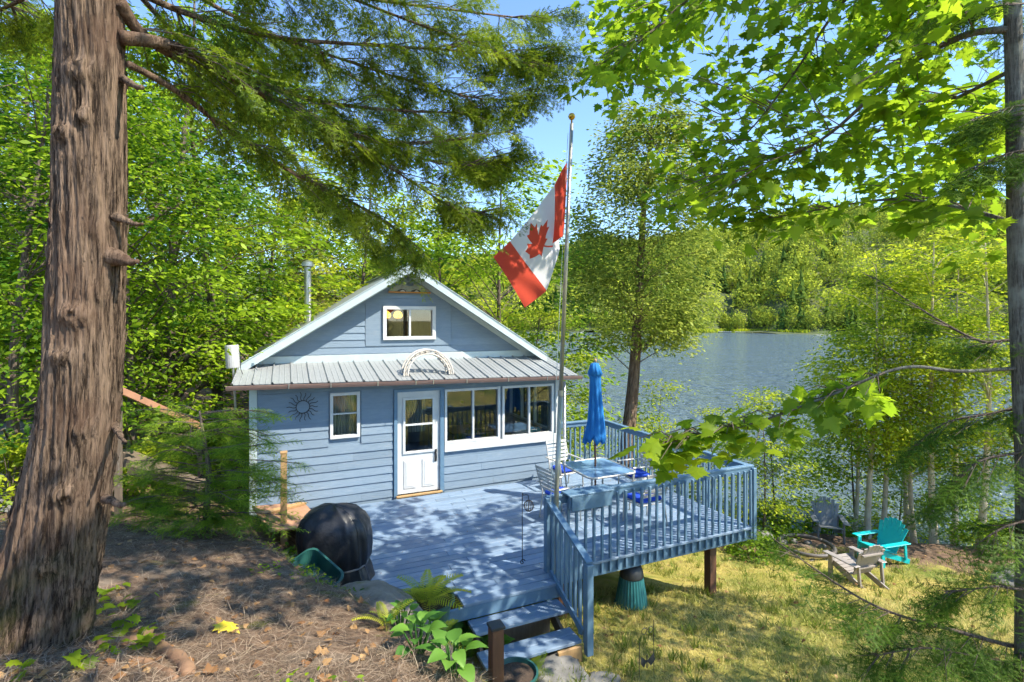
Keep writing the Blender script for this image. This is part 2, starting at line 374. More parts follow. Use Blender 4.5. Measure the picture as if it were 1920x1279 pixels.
# far hill across the lake: a real slope around 300 m away
def hill_h(az, r):
    top = np.interp(az, [-60, -35, -10, 0, 8, 16, 24, 31, 38, 46, 60, 75], [40, 50, 62, 74, 84, 88, 96, 104, 100, 96, 90, 80])
    shore = shore_r(az)
    t = np.clip((r - shore) / 330., 0, 1.6)
    h = top * np.where(t < 1, 1 - (1 - t) ** 1.7, 1.0 - .25 * (t - 1))
    return WZ - 1.0 + np.minimum((r - shore) * .08 + 1.2, 2.2) + h + 5 * vnoise(az * .35, r * .012)
def shore_r(az): return 292 + 26 * vnoise(az * .21, 3.3) + 12 * vnoise(az * .8, 9.1)
AZ = np.linspace(-60, 75, 190); RR = np.concatenate([np.linspace(-14, 60, 14), np.linspace(75, 520, 34), [700, 1000, 1600]])
az, rr = np.meshgrid(AZ, RR); rad = rr + shore_r(az); hh = hill_h(az, rad)
def polar(az, r): a = np.radians(az) + YAW; return r * np.sin(a), r * np.cos(a)
hx, hy = polar(az, rad)
I = np.arange(hx.size).reshape(hx.shape)
Tq = np.stack([I[:-1, :-1], I[1:, :-1], I[1:, 1:], I[:-1, 1:]], -1).reshape(-1, 4)
M['hill'] = mat('forest_floor', (.05, .08, .02), (.10, .11, .03), .95, .05)
ob('hill', mesh_np('hill', np.stack([hx, hy, hh], -1), Tq), M['hill'], smooth=True, kind='structure')

# far trees (stuff): crowns built from puffs of clump faces, conifers from ragged whorls
def ico(sub):
    bm = bmesh.new(); bmesh.ops.create_icosphere(bm, subdivisions=sub, radius=1)
    V = np.array([v.co[:] for v in bm.verts]); T = np.array([[v.index for v in f.verts] for f in bm.faces]); bm.free(); return V, T
def far_dec(seed):
    r = np.random.default_rng(seed); V0, T0 = ico(3); parts = []
    for k in range(4):
        c = np.array([r.uniform(-.45, .45), r.uniform(-.45, .45), [.35, .6, .85, 1.15][k]]); s = [.5, .58, .5, .36][k]
        V = V0 * (1 + .5 * vnoise(V0[:, 0] * 2.6 + k * 3, V0[:, 1] * 2.6 + seed, V0[:, 2] * 2.6)[:, None] + .13 * r.uniform(-1, 1, (len(V0), 1))) * s * [1, 1, .85] + c
        keep = r.random(len(T0)) < .11
        parts.append((V, T0[keep]))
    return join_np(parts)
def far_con(seed):
    r = np.random.default_rng(seed); V = []; T = []
    for k in range(9):
        z = .12 + k * .17; rad = .5 * (1 - k / 9.3)
        for j in range(7):
            a = r.uniform(0, 6.28); w = .5; rr2 = rad * r.uniform(.75, 1.2); n = len(V)
            V += [(0, 0, z + .25), (rr2 * math.cos(a - w), rr2 * math.sin(a - w), z - r.uniform(0, .1)), (rr2 * math.cos(a + w), rr2 * math.sin(a + w), z - r.uniform(0, .1))]
            T.append((n, n + 1, n + 2))
    return np.array(V), np.array(T)
def eye(n, rot):
    Mx = np.zeros((n, 3, 3)); Mx[:, 0, 0] = np.cos(rot); Mx[:, 0, 1] = -np.sin(rot); Mx[:, 1, 0] = np.sin(rot); Mx[:, 1, 1] = np.cos(rot); Mx[:, 2, 2] = 1; return Mx
n = 4400
fa = RNG.uniform(-16, 54, n); fr = shore_r(fa) + 3 + 440 * RNG.random(n) ** .8
edge = RNG.random(n) < .1; fr[edge] = shore_r(fa[edge]) + RNG.uniform(1, 9, edge.sum())
fx, fy = polar(fa, fr); fz = hill_h(fa, fr)
patch = vnoise(fx * .02, fy * .02) + RNG.normal(0, .25, n)
con = patch > .40
parts = []
for k in range(8):
    sel = np.where((np.arange(n) % 4 == k % 4) & (con if k >= 4 else ~con))[0]
    P = np.stack([fx[sel], fy[sel], fz[sel] - .4], 1); mm = len(sel)
    tvv = np.clip(RNG.normal(.2 if k >= 4 else .6, .2 if k < 4 else .07, mm), 0, 1)
    S = RNG.uniform(5.2, 9.0, mm) * np.where(fr[sel] < shore_r(fa[sel]) + 9, .62, 1.0)
    t_ = far_con(k) if k >= 4 else far_dec(k)
    t_ = (t_[0] * [1, 1, 1.5 if k >= 4 else 1.2], t_[1])
    V, T, tv = scatter(t_, P, eye(mm, RNG.uniform(0, 6.28, mm)), S, tvv)
    tv = np.clip(tv + RNG.normal(0, .05, len(tv)), 0, 1)
    parts.append((V, T, tv))
V, T, tv = merge(parts)
props(ob('far_forest', mesh_np('far_forest', V, T, tv), M['leaf_far']), 'wooded green hillside across the lake', 'forest', None, 'stuff')

# cottage, docks, shoreline on the far side
def far_pos(px, dr=0):
    a = math.degrees(math.atan((px - 960) / F)); r = float(shore_r(np.array(a))) + dr
    x, y = polar(a, r); return Vector((float(x), float(y), WZ)), a
p, a = far_pos(1232, 7)
c = thing('lakeside_cottage', 'small pinkish cottage on the far shore behind the cedar trunk', 'cottage', (p.x, p.y, WZ + 1.0), -R(a) - YAW)
M['cottage'] = mat('cottage_wall', (.35, .24, .2), (.3, .2, .17)); M['croof'] = mat('cottage_roof', (.25, .2, .19))
B(-3.2, 3.2, -2.2, 2.2, 0, 2.7).build('wall', M['cottage'], c)
MB().add([(-3.6, -2.7, 2.6), (3.6, -2.7, 2.6), (3.6, 0, 4.4), (-3.6, 0, 4.4), (-3.6, 2.7, 2.6), (3.6, 2.7, 2.6)], [(0, 1, 2, 3), (3, 2, 5, 4), (0, 3, 4), (1, 5, 2)]).build('roof', M['croof'], c)
for x in (-1.8, 1.6): B(x - .6, x + .6, -2.26, -2.21, .9, 2.1).build('window', M['dark'], c)
B(-.4, .4, -2.26, -2.21, 0, 2.0).build('door', M['white'], c)
for px, ln, lab in ((1160, 6, 'pale dock on the far shore left of the cedar trunk'), (1282, 7, 'low dock on the far shore near the yellow reeds'),
                    (1372, 13, 'long white dock on the far shore'), (1428, 11, 'brownish dock on the far shore at the right')):
    p, a = far_pos(px, -7)
    d = thing('dock', lab, 'dock', (p.x, p.y, WZ), -R(a) - YAW, group='docks on the far shore')
    B(-ln / 2, ln / 2, -1.2, 1.2, .35, .55).build('platform', M['white'] if px != 1428 else M['oldwood'], d)
    for s in (-.4, .4):
        B(s * ln - .12, s * ln + .12, -1.1, -.86, -.8, .35).build('pile', M['oldwood'], d)

# ================================================================ deck
def lx(Y): return .15 + (10.2 - Y) * .2785
DK = thing('deck', 'blue painted wooden deck with railing and steps beside the cabin', 'deck', (3.5, 8, -.1))
y = 6.005; row = 0
while y < 10.83:
    y1 = y + .139
    x0 = lx(y + .07); x1 = 7.22
    if y1 < 6.43: x0, x1 = (2.0 if y1 < 6.3 else 1.3), 3.36
    if y1 > 10.16: x0 = 5.70
    cuts = [x0]
    if x1 - x0 > 3.2:
        cuts.append(1.95 + .28 * (row % 3) + .06 * row * .5)
        if x1 - cuts[-1] > 3: cuts.append(4.55 + .35 * ((row * 2) % 3))
    cuts.append(x1)
    for a, b in zip(cuts[:-1], cuts[1:]):
        dz = random.uniform(-.0025, .0025)
        bb = BB(a + .002, b - .002, y, y1, -.038 + dz, dz, b=.004)
        if a == x0 and y1 < 10.1 and y1 > 6.5: bb.v = [(v[0] - (v[1] - y - .07) * .2785 if v[0] < a + .02 else v[0], v[1], v[2]) for v in bb.v]
        o = bb.build('deck_board', M['deck'], DK, w=True)
        o.rotation_euler = (0, 0, random.uniform(-.0004, .0004))
    y += .151; row += 1
DK2 = DK
BB(3.40, 7.29, 6.36, 6.40, -.24, -.042).build('rim_joist', M['rail'], DK, w=True)
BB(7.225, 7.265, 6.405, 10.86, -.24, -.042).build('rim_joist', M['rail'], DK, w=True)
BB(1.30, 3.36, 6.012, 6.05, -.20, -.042).build('rim_joist', M['rail'], DK, w=True)
MB().beam((lx(6.43) - .03, 6.43, -.11), (lx(10.2) - .03, 10.19, -.11), .04, .22).build('rim_joist', M['brownwood'], DK, w=True, label='rusty brown left edge board of the deck')
B(1.24, 2.0, 6.30, 6.335, -.24, -.042).build('rim_joist', M['brownwood'], DK, w=True)
for x in np.arange(1.7, 7.2, .6): B(x - .02, x + .02, 6.42 if x > 3.4 else 6.35, 10.15, -.23, -.045).build('joist', M['oldwood'], DK, w=True)
for (x, yy) in ((6.52, 6.55), (3.66, 6.55), (6.9, 9.6), (4.4, 9.6)):
    z = g1(x, yy); BB(x - .07, x + .07, yy - .07, yy + .07, z - .2, -.235).build('support_post', M['brownwood'], DK, w=True)
RL = B(3.40, 7.30, 6.385, 6.425, .885, .975).build('railing', M['rail'], DK, w=True)
def rail(name, mb): return mb.build(name, M['rail'], RL, w=True)
rail('cap_rail', BB(3.36, 7.34, 6.375, 6.465, .978, 1.014))
rail('cap_rail', BB(7.20, 7.31, 6.467, 10.94, .978, 1.014)); rail('lower_rail', B(7.222, 7.262, 6.47, 10.86, .885, .974))
rail('cap_rail', BB(5.68, 7.19, 10.83, 10.94, .978, 1.014)); rail('lower_rail', B(5.68, 7.19, 10.862, 10.90, .885, .974))
bal = MB().add(*(lambda m: (m.v, m.f))(MB().bbox(-.019, .019, -.019, .019, -.2, .95, b=.005))).build('baluster', M['rail'], RL)
def baluster(x, y, z=0.0):
    global bal
    o = bal if bal.get('_u') is None else bal.copy()
    if o is bal: bal['_u'] = 1
    else: COL.objects.link(o)
    o.location = Vector((x, y, z)) - rootloc(RL); o.rotation_euler = (random.uniform(-.008, .008), random.uniform(-.008, .008), 0)
for x in np.arange(3.52, 7.26, .142): baluster(x, 6.338)
for yy in np.arange(6.5, 10.86, .142): baluster(7.288, yy)
for x in np.arange(5.80, 7.2, .142): baluster(x, 10.922)
for (x, yy) in ((7.288, 6.340),): rail('post', BB(x - .035, x + .035, yy - .03, yy + .035, -.24, .976))
rail('post', BB(3.30, 3.39, 6.30, 6.39, -.6, 1.02))
# stairs
ST = B(2.14, 3.18, 5.975, 6.005, -.6, -.21).build('stairs', M['oldwood'], DK, w=True)
for x in (2.12, 3.2): MB().beam((x, 5.96, -.36), (x, 5.36, -.66), .04, .16).build('stringer', M['oldwood'], ST, w=True)
for (ya, z) in ((5.70, -.20), (5.38, -.40)):
    for j in (0, 1):
        BB(2.05, 3.30, ya + j * .152, ya + j * .152 + .146, z - .04, z, b=.005).build('tread', M['deck'], ST, w=True)
BB(2.95, 3.28, 5.33, 5.37, -.66, -.44).build('base_block', M['wood'], ST, w=True)
sr = MB().beam((3.36, 6.34, .97), (3.36, 5.30, .555), .09, .035).build('stair_handrail', M['rail'], ST, w=True)
for k in range(8):
    yy = 6.22 - k * .118; zt = .93 - (6.34 - yy) * .40
    BB(3.335, 3.375, yy - .018, yy + .018, zt - 1.05 + (.08 if k < 6 else .04), zt, b=.004).build('stair_baluster', M['rail'], ST, w=True)
BB(3.31, 3.40, 5.27, 5.355, -.55, .54).build('newel_post', M['rail'], ST, w=True)
MB().beam((3.305, 6.2, .05), (3.305, 5.36, -.30), .03, .09).build('lower_stair_rail', M['rail'], ST, w=True)

# ================================================================ cabin
X0, X1, YF, YG, YB = -.55, 5.64, 10.2, 11.4, 17.0
CB = thing('cabin', 'blue clapboard cabin with gable window and metal porch roof', 'cabin', (2.5, 13, -.2))
def cb(name, mb, m, parent=None, **kw): return mb.build(name, M[m] if isinstance(m, str) else m, parent or CB, w=True, **kw)
FW = MB()
for (a, b, z0, z1) in ((X0, .79, -.3, 2.28), (.79, 1.29, -.3, 1.28), (.79, 1.29, 2.1, 2.28), (1.29, 2.02, -.3, 2.28), (2.02, 2.89, 2.08, 2.28),
                       (2.89, 2.99, -.3, 2.28), (2.99, 5.49, -.3, .96), (2.99, 5.49, 2.06, 2.28), (4.20, 4.26, .96, 2.06), (5.49, X1, -.3, 2.28)):
    FW.box(a, b, YF, YF + .1, z0, z1)
FW = cb('front_wall', FW, 'siding')
def lap(x0, x1, z, h, Y, xt0=None, xt1=None):
    xt0 = x0 if xt0 is None else xt0; xt1 = x1 if xt1 is None else xt1
    o = random.uniform(-.003, .003); ya, yb, yc, yd = Y - .030 + o, Y - .014, Y - .013 + o * .5, Y - .001
    return MB().add([(x0, ya, z), (x1, ya, z), (x1, yb, z), (x0, yb, z), (xt0, yc, z + h), (xt1, yc, z + h), (xt1, yd, z + h), (xt0, yd, z + h)],
                    [(0, 3, 2, 1), (4, 5, 6, 7), (0, 1, 5, 4), (1, 2, 6, 5), (2, 3, 7, 6), (3, 0, 4, 7)])
z = -.13; k = 0
while z < 2.12:
    h = min(.163, 2.15 - z)
    if z + .157 > 1.26 and z < 2.12: segs = [(X0 + .1, .745), (1.335, 1.945)]
    else: segs = [(X0 + .1, 1.945)]
    if z + .157 < .80: segs.append((2.975, 5.555))
    for a, b in segs:
        cuts = [a, b] if b - a < 1.5 else [a, a + (b - a) * random.uniform(.25, .75), b]
        for a2, b2 in zip(cuts[:-1], cuts[1:]): cb('siding_board', lap(a2 + .001, b2 - .001, z + random.uniform(-.003, .003), h, YF), 'siding', FW)
    z += .157; k += 1
# trims of the front wall
cb('corner_board', BB(X0 - .03, X0 + .095, YF - .035, YF - .001, -.2, 2.3), 'paletrim')
cb('corner_board', BB(5.56, X1 + .03, YF - .035, YF - .001, -.2, 2.3), 'white')
cb('header_board', BB(X0 + .1, 5.555, YF - .036, YF - .002, 2.155, 2.275), 'siding')
cb('sill_board', BB(2.975, 5.6, YF - .05, YF - .002, .79, .945), 'white')
for (a, b) in ((.70, .745), (1.335, 1.375)): pass
def window(x0, x1, z0, z1, Y, m='white', mull=None, rail_=None, fw=.05, dep=.05, lab=None):
    w = MB()
    w.box(x0, x0 + fw, Y - dep, Y + .06, z0, z1).box(x1 - fw, x1, Y - dep, Y + .06, z0, z1).box(x0 + fw, x1 - fw, Y - dep, Y + .06, z1 - fw, z1).box(x0 + fw, x1 - fw, Y - dep, Y + .06, z0, z0 + fw)
    W = cb('window', w, m, label=lab)
    xs_ = [x0 + fw] + ([mull] if mull else []) + [x1 - fw]
    if mull: cb('mullion', BB(mull - .022, mull + .022, Y - dep + .012, Y + .05, z0 + fw + .001, z1 - fw - .001), m, W)
    if rail_: cb('sash_rail', BB(x0 + fw + .001, x1 - fw - .001, Y - dep + .015, Y + .03, rail_ - .014, rail_ + .014), m, W)
    for a, b in zip(xs_[:-1], xs_[1:]):
        a2, b2 = a + (.022 if a == mull else 0), b - (.022 if b == mull else 0)
        cb('pane', B(a2 + .002, b2 - .002, Y + .012, Y + .016, z0 + fw + .002, z1 - fw - .002), 'glass', W)
    return W
window(.77, 1.31, 1.26, 2.12, YF, rail_=1.72, fw=.055, lab='narrow white framed sash window')
window(2.98, 4.205, .95, 2.07, YF, mull=3.60)
window(4.255, 5.50, .95, 2.07, YF, mull=4.90)
# door: frame, slab with two panes and two raised panels, storm handle
DF = MB().box(1.955, 2.02, YF - .055, YF + .1, 0.0, 2.12).box(2.885, 2.965, YF - .055, YF + .1, 0.0, 2.12).box(2.02, 2.885, YF - .055, YF + .1, 2.065, 2.12)
cb('door_frame', DF, 'rail')
dy = YF - .01
D = MB().box(2.022, 2.17, dy, dy + .04, .045, 2.06).box(2.74, 2.883, dy, dy + .04, .045, 2.06).box(2.17, 2.74, dy, dy + .04, .045, .86).box(2.17, 2.74, dy, dy + .04, 1.92, 2.06)
D = cb('door', D, 'white')
cb('glazing_frame', MB().box(2.13, 2.18, dy - .022, dy - .001, .83, 1.95).box(2.73, 2.78, dy - .022, dy - .001, .83, 1.95).box(2.18, 2.73, dy - .022, dy - .001, .83, .88).box(2.18, 2.73, dy - .022, dy - .001, 1.9, 1.95).box(2.18, 2.73, dy - .018, dy + .02, 1.385, 1.42), 'white', D)
for z0, z1 in ((.882, 1.383), (1.422, 1.898)): cb('pane', B(2.182, 2.728, dy + .008, dy + .012, z0, z1), 'glass', D)
for xa in (2.15, 2.52):
    cb('raised_panel', MB().bbox(xa, xa + .25, dy - .012, dy - .0005, .14, .70, b=.008).bbox(xa + .04, xa + .21, dy - .018, dy - .013, .18, .66, b=.003), 'white', D)
cb('threshold', BB(1.99, 2.92, YF - .12, YF - .058, .006, .04), 'wood')
cb('handle', MB().bbox(2.775, 2.825, dy - .012, dy - .0005, .62, .87, b=.004).tube(spline([(2.80, dy - .01, .83), (2.80, dy - .055, .80), (2.80, dy - .055, .69), (2.80, dy - .01, .66)], 4), .011, 6).lathe([(.022, 0), (.022, .02), (.001, .021)], 10, (2.80, dy - .03, .85)), 'dark', D)
# other walls
side = MB().box(X0, X0 + .1, YF + .101, YG, -.4, 2.28).box(X0, X0 + .1, YG + .001, YB, -.4, 2.5)
cb('side_wall', side, 'siding')
sw = MB()
for (ya, yb, z0, z1) in ((YF + .101, 10.45, -.6, 2.28), (10.45, 12.7, -.6, .95), (10.45, 12.7, 2.05, 2.28), (12.7, YB, -.6, 2.5)): sw.box(X1 - .1, X1, ya, yb, z0, z1)
cb('side_wall', sw, 'siding')
w = MB()
for yy in (10.45, 11.2, 11.95, 12.65): w.box(X1 - .12, X1 + .03, yy, yy + .05, .952, 2.048)
w.box(X1 - .12, X1 + .03, 10.5, 12.65, .955, 1.0); w.box(X1 - .12, X1 + .03, 10.5, 12.65, 2.0, 2.046)
W = cb('window', w, 'white', label='side window facing the lake')
cb('pane', B(X1 - .05, X1 - .046, 10.46, 12.69, .96, 2.04), 'glass', W)
cb('back_wall', B(X0 + .1, X1 - .1, YB - .1, YB - .001, -.6, 2.5), 'siding')
cb('inner_wall', MB().box(X0 + .11, X1 - .11, 14.6, 14.7, .0, 2.25), 'intwall')
cb('inner_floor', B(X0 + .11, X1 - .11, YF + .11, 14.59, -.12, .0), 'interior')
cb('inner_ceiling', B(X0 + .11, X1 - .11, YF + .11, 14.59, 2.255, 2.285), 'intwall')
# gable wall with a window opening
PX, PZ, EX0, EX1, EZ = 2.48, 4.60, -.76, 5.72, 2.57
def zs(x): return PZ - (PZ - EZ) * (abs(x - PX) / (PX - EX0 if x < PX else EX1 - PX))
def prism(poly, y0, y1):
    n = len(poly); v = [(x, y0, z) for x, z in poly] + [(x, y1, z) for x, z in poly]
    return MB().add(v, [tuple(range(n)), tuple(range(n, 2*n))[::-1]] + [(i + n, (i+1) % n + n, (i+1) % n, i) for i in range(n)])
GW = MB()
for poly in ([(X0, 2.5), (1.96, 2.5), (1.96, zs(1.96) - .05), (X0, zs(X0) - .05)], [(3.10, 2.5), (X1, 2.5), (X1, zs(X1) - .05), (3.10, zs(3.10) - .05)],
             [(1.96, 2.5), (3.10, 2.5), (3.10, 3.07), (1.96, 3.07)], [(1.96, 3.78), (3.10, 3.78), (3.10, zs(3.1) - .05), (PX, PZ - .05), (1.96, zs(1.96) - .05)]):
    p_ = prism(poly, YG, YG + .1); GW.add(p_.v, p_.f)
GW = cb('gable_wall', GW, 'siding')
z = 2.765
while z < 4.40:
    h = .156
    def ex(zz):
        f_ = (PZ - .10 - zz) / (PZ - EZ); return PX - (PX - EX0) * f_ + .05, PX + (EX1 - PX) * f_ - .05
    (a, b), (at_, bt_) = ex(z), ex(z + h)
    a = max(a, X0); b = min(b, X1); at_ = max(at_, X0); bt_ = min(bt_, X1)
    if z + h < 4.0 and z > 2.8:
        cb('siding_board', lap(a, 1.575, z, h, YG, at_, 1.575), 'siding', GW); cb('siding_board', lap(3.495, b, z, h, YG, 3.495, bt_), 'siding', GW)
    elif bt_ - at_ > .1: cb('siding_board', lap(a, b, z, h, YG, at_, bt_), 'siding', GW)
    z += .150
cb('plywood_panel', MB().box(1.58, 1.94, YG - .034, YG - .001, 2.925, 3.96).box(3.12, 3.49, YG - .034, YG - .001, 2.925, 3.96).box(1.94, 3.12, YG - .034, YG - .001, 2.925, 3.05).box(1.94, 3.12, YG - .034, YG - .001, 3.80, 3.96), 'siding', GW)
W = window(1.945, 3.115, 3.055, 3.795, YG - .02, mull=2.53, fw=.075, dep=.06, lab='white double window in the gable')
cb('flashing', BB(X0 - .1, X1 + .05, YG - .05, YG - .034, 2.60, 2.755), 'rake')
# main roof
def slope(xa, xb, y0, y1, th, dz=0.0):
    za, zb = zs(xa) + dz, zs(xb) + dz
    return MB().add([(xa, y0, za), (xb, y0, zb), (xb, y1, zb), (xa, y1, za), (xa, y0, za + th), (xb, y0, zb + th), (xb, y1, zb + th), (xa, y1, za + th)],
                    [(0, 3, 2, 1), (4, 5, 6, 7), (0, 1, 5, 4), (1, 2, 6, 5), (2, 3, 7, 6), (3, 0, 4, 7)])
RF = MB()
for xa, xb in ((EX0, PX), (PX, EX1)):
    s_ = slope(xa, xb, 10.98, YB + .4, .05); RF.add(s_.v, s_.f)
RF = cb('roof', RF, 'metalroof')
for i in range(20):
    yy = 11.02 + i * .33
    for xa, xb in ((EX0 - .02, PX - .02), (PX + .02, EX1 + .02)):
        s_ = slope(xa, xb, yy, yy + .325, .012, .052); cb('roof_panel', s_, 'metalroof', RF)
for xa, xb in ((EX0 - .03, PX), (PX, EX1 + .03)):
    s_ = slope(xa, xb, 10.945, 10.978, .17, -.085); cb('rake_board', s_, 'rake', RF)
    s_ = slope(xa, xb, 10.93, 11.03, .014, .088); cb('drip_edge', s_, 'rake', RF)
    s_ = slope(xa + (.1 if xa < PX else 0), xb - (.1 if xb > PX else 0), YG - .06, YG - .032, .12, -.13); cb('rake_trim', s_, 'paletrim', RF)
cb('ridge_cap', MB().beam((PX, 10.94, PZ + .10), (PX, YB + .4, PZ + .10), .2, .02), 'rake', RF)
# porch roof of standing-seam panels
def pz(x, y):
    ze = 2.40 + (2.28 - 2.40) * (x - (-.8)) / 6.7
    return ze + (2.615 - ze) * (y - 9.80) / 1.6
PR = MB(); v = [(x, y, pz(x, y) + dz) for dz in (-.07, -.03) for (x, y) in ((-.8, 9.82), (5.88, 9.82), (5.88, YG), (-.8, YG))]
PR.add(v, [(0, 3, 2, 1), (4, 5, 6, 7), (0, 1, 5, 4), (1, 2, 6, 5), (2, 3, 7, 6), (3, 0, 4, 7)])
PR = cb('porch_roof', PR, 'siding')
N_ = 22; wd = 6.74 / N_
for i in range(N_):
    a = -.83 + i * wd; b = a + wd - .003; j = random.uniform(0, .004)
    prof = [(a, 0), (a + .012, .03), (a + .028, .03), (a + .04, 0), (a + wd * .38, 0), (a + wd * .41, .007), (a + wd * .44, 0), (a + wd * .68, 0), (a + wd * .71, .007), (a + wd * .74, 0), (b, 0)]
    m_ = MB(); n = len(prof); yy0 = 9.78 + random.uniform(-.008, .008)
    m_.add([(x, y_, pz(x, y_) + d + j) for y_ in (yy0, YG - .052) for x, d in prof] + [(x, y_, pz(x, y_) + d - .006 + j) for y_ in (yy0, YG - .052) for x, d in prof],
           [(k, k + 1, n + k + 1, n + k) for k in range(n - 1)] + [(2*n + k, k, k + 1, 2*n + k + 1)[::-1] for k in range(n - 1)])
    cb('roof_panel', m_, 'metalroof', PR)
gp = [(0, 0), (0, -.055), (-.03, -.07), (-.075, -.07), (-.09, -.035), (-.10, 0), (-.09, .002), (-.08, -.035), (-.07, -.06), (-.033, -.06), (-.012, -.05), (-.012, 0)]
gm = MB(); n = len(gp)
for e, x in enumerate((-.9, 5.97)): gm.v += [(x, 9.795 + dy_, pz(x, 9.8) - .02 + dz_) for dy_, dz_ in gp]
gm.f = [(k, (k+1) % n, n + (k+1) % n, n + k) for k in range(n)] + [tuple(range(n)), tuple(range(n, 2*n))[::-1]]
GT = cb('gutter', gm, 'gutter')
for x in (.06, .75, 1.57, 2.28, 2.62, 3.3, 4.2, 5.1): cb('gutter_strap', MB().beam((x, 9.69, pz(x, 9.8) - .09), (x, 9.69, pz(x, 9.8) + .0), .014, .006, up=(0, 1, 0)), 'chrome', GT)
# corrugated downpipe at the right corner
prof = [(.036 + (.007 if k % 2 else 0), .12 + k * .0125) for k in range(160)]
cb('downpipe', MB().lathe(prof, 10, (5.74, 10.10, 0)), 'chrome', smooth=False)
# stove pipe
sp = at(577, 600, 13.2); zt = 3.49 + (600 - 505) / F * 13.2
cb('stove_pipe', MB().lathe([(.085, 0), (.085, 1.55)], 16, (sp.x, sp.y, zt - 1.5)).lathe([(.14, 0), (.14, .11), (.02, .17)], 16, (sp.x, sp.y, zt + .07)), 'chrome')
# ------------------------------------------------ things on the cabin
o = thing('sun_ornament', 'dark wire sun ornament with rays on the blue wall', 'ornament', (.30, YF - .045, 1.90))
ring = [(.115 * math.cos(t), 0, .115 * math.sin(t)) for t in np.linspace(0, 2 * math.pi, 33)]
tb(ring, .007, 6).build('ring', M['dark'], o)
for k in range(18):
    a = 2 * math.pi * k / 18; r1 = .255 + .02 * (k % 2)
    tb([((.117 + (r1 - .117) * t) * math.cos(a) + .012 * math.sin(t * 6.3) * -math.sin(a), 0, (.117 + (r1 - .117) * t) * math.sin(a) + .012 * math.sin(t * 6.3) * math.cos(a)) for t in np.linspace(0, 1, 7)], .006, 5).build('ray', M['dark'], o)
# plaque over the gable window
pl = thing('carved_plaque', 'carved wooden plaque with a painted lake scene under the gable peak', 'plaque', (2.52, YG - .075, 4.09))
oz = [(-.46, 0), (.46, 0), (.46, .03), (.43, .08), (.36, .10), (.33, .15), (.2, .19), (.10, .20), (.07, .16), (0, .14), (-.07, .16), (-.10, .20), (-.2, .19), (-.33, .15), (-.36, .10), (-.43, .08), (-.46, .03)]
p_ = prism(oz, -.02, .02); M['plaque'] = mat('painted_plaque', (.36, .30, .18), (.22, .27, .22), .6, 7, (1, 1, 3), c3=(.12, .10, .08), wear=(.56, .62), wscale=9)
p_.build('board', M['plaque'], pl)
BB(-.47, .47, -.035, -.021, -.008, .022).build('ledge', mat('orange_wood', (.6, .24, .04), (.5, .2, .03)), pl)
M['paintdark'] = mat('dark_paint', (.05, .045, .035)); M['paintpale'] = mat('pale_paint', (.6, .52, .42))
for (a, b, h, m_) in ((-.28, -.08, .06, 'paintdark'), (-.22, -.10, .035, 'paintpale'), (.02, .24, .055, 'paintdark'), (.10, .2, .035, 'paintpale')):
    prism([(a, .025), (b, .025), (b - .02, .025 + h * .6), ((a + b) / 2, .025 + h), (a + .02, .025 + h * .5)], -.024 - .002 * (m_ == 'paintpale'), -.0205).build('painted_shape', M[m_], pl)
# white arch standing on the porch roof
ar = thing('white_arch', 'weathered white wooden arch standing on the porch roof', 'arch', (2.62, 10.02, pz(2.62, 10.0) + .02))
M['oldwhite'] = mat('flaking_white_paint', (.66, .60, .52), (.55, .48, .40), .7, 8, None, .3, 30, c3=(.3, .22, .16), wear=(.6, .7), wscale=8)
for yy in (0, .22):
    m_ = MB()
    for r in (.50, .42):
        pts = [(r * math.cos(t), yy + .08 * math.sin(t), r * 1.0 * math.sin(t)) for t in np.linspace(.0, math.pi, 22)]
        m_.tube(pts, .016, 5)
    m_.build('hoop', M['oldwhite'], ar)
for t in np.linspace(.1, math.pi - .1, 13):
    MB().beam((.46 * math.cos(t), .0 + .08 * math.sin(t), .46 * math.sin(t)), (.46 * math.cos(t), .24 + .08 * math.sin(t), .46 * math.sin(t)), .075, .02, up=(math.cos(t), 0, math.sin(t))).build('slat', M['oldwhite'], ar)
# white vent canister at the left eave
p = at(437, 690, 9.3)
v_ = thing('vent_canister', 'tilted white metal canister above the left end of the gutter', 'canister', p, rot=(0, R(-3), 0))
MB().lathe([(.105, 0), (.115, .01), (.115, .40), (.10, .415)], 20).build('canister_body', mat('white_metal', (.62, .60, .58), (.5, .48, .45), .35, 4, metal=.3), v_, smooth=False)
tb([(0, 0, -.75), (0, 0, .0)], .02, 8).build('stem', M['chrome'], v_)
tb(spline([(.10, 0, .38), (.13, -.02, .2), (.12, 0, -.02), (.16, 0, -.2), (.05, 0, -.35)], 5), .006, 5).build('cable', M['dark'], v_)
# ------------------------------------------------ inside the cabin
def ladder_chair(x, y, rz, lab):
    t = thing('ladder_back_chair', lab, 'chair', (x, y, 0.0), rz, group='ladder back chairs in the cabin')
    for sx in (-.19, .19):
        tb([(sx, .2, 0), (sx, .22, .45), (sx * 1.02, .27, 1.05)], .02, 6).build('back_post', M['interior'], t); tb([(sx, -.2, 0), (sx, -.2, .45)], .02, 6).build('leg', M['interior'], t)
    for zz in (.6, .76, .92): BB(-.19, .19, .225 + (zz - .5) * .09, .245 + (zz - .5) * .09, zz, zz + .08).build('slat', M['interior'], t)
    BB(-.22, .22, -.22, .22, .43, .47).build('seat', M['interior'], t)
ladder_chair(3.95, 11.3, R(200), 'wooden ladder back chair near the glass in the left window')
ladder_chair(3.45, 12.4, R(170), 'wooden ladder back chair deeper in the room')
t = thing('dining_table', 'wooden dining table behind the windows', 'table', (4.3, 12.4, 0))
BB(-.6, .6, -.45, .45, .71, .75).build('top', M['interior'], t)
for a in (-.52, .52):
    for b in (-.38, .38): BB(a - .03, a + .03, b - .03, b + .03, 0, .709).build('leg', M['interior'], t)
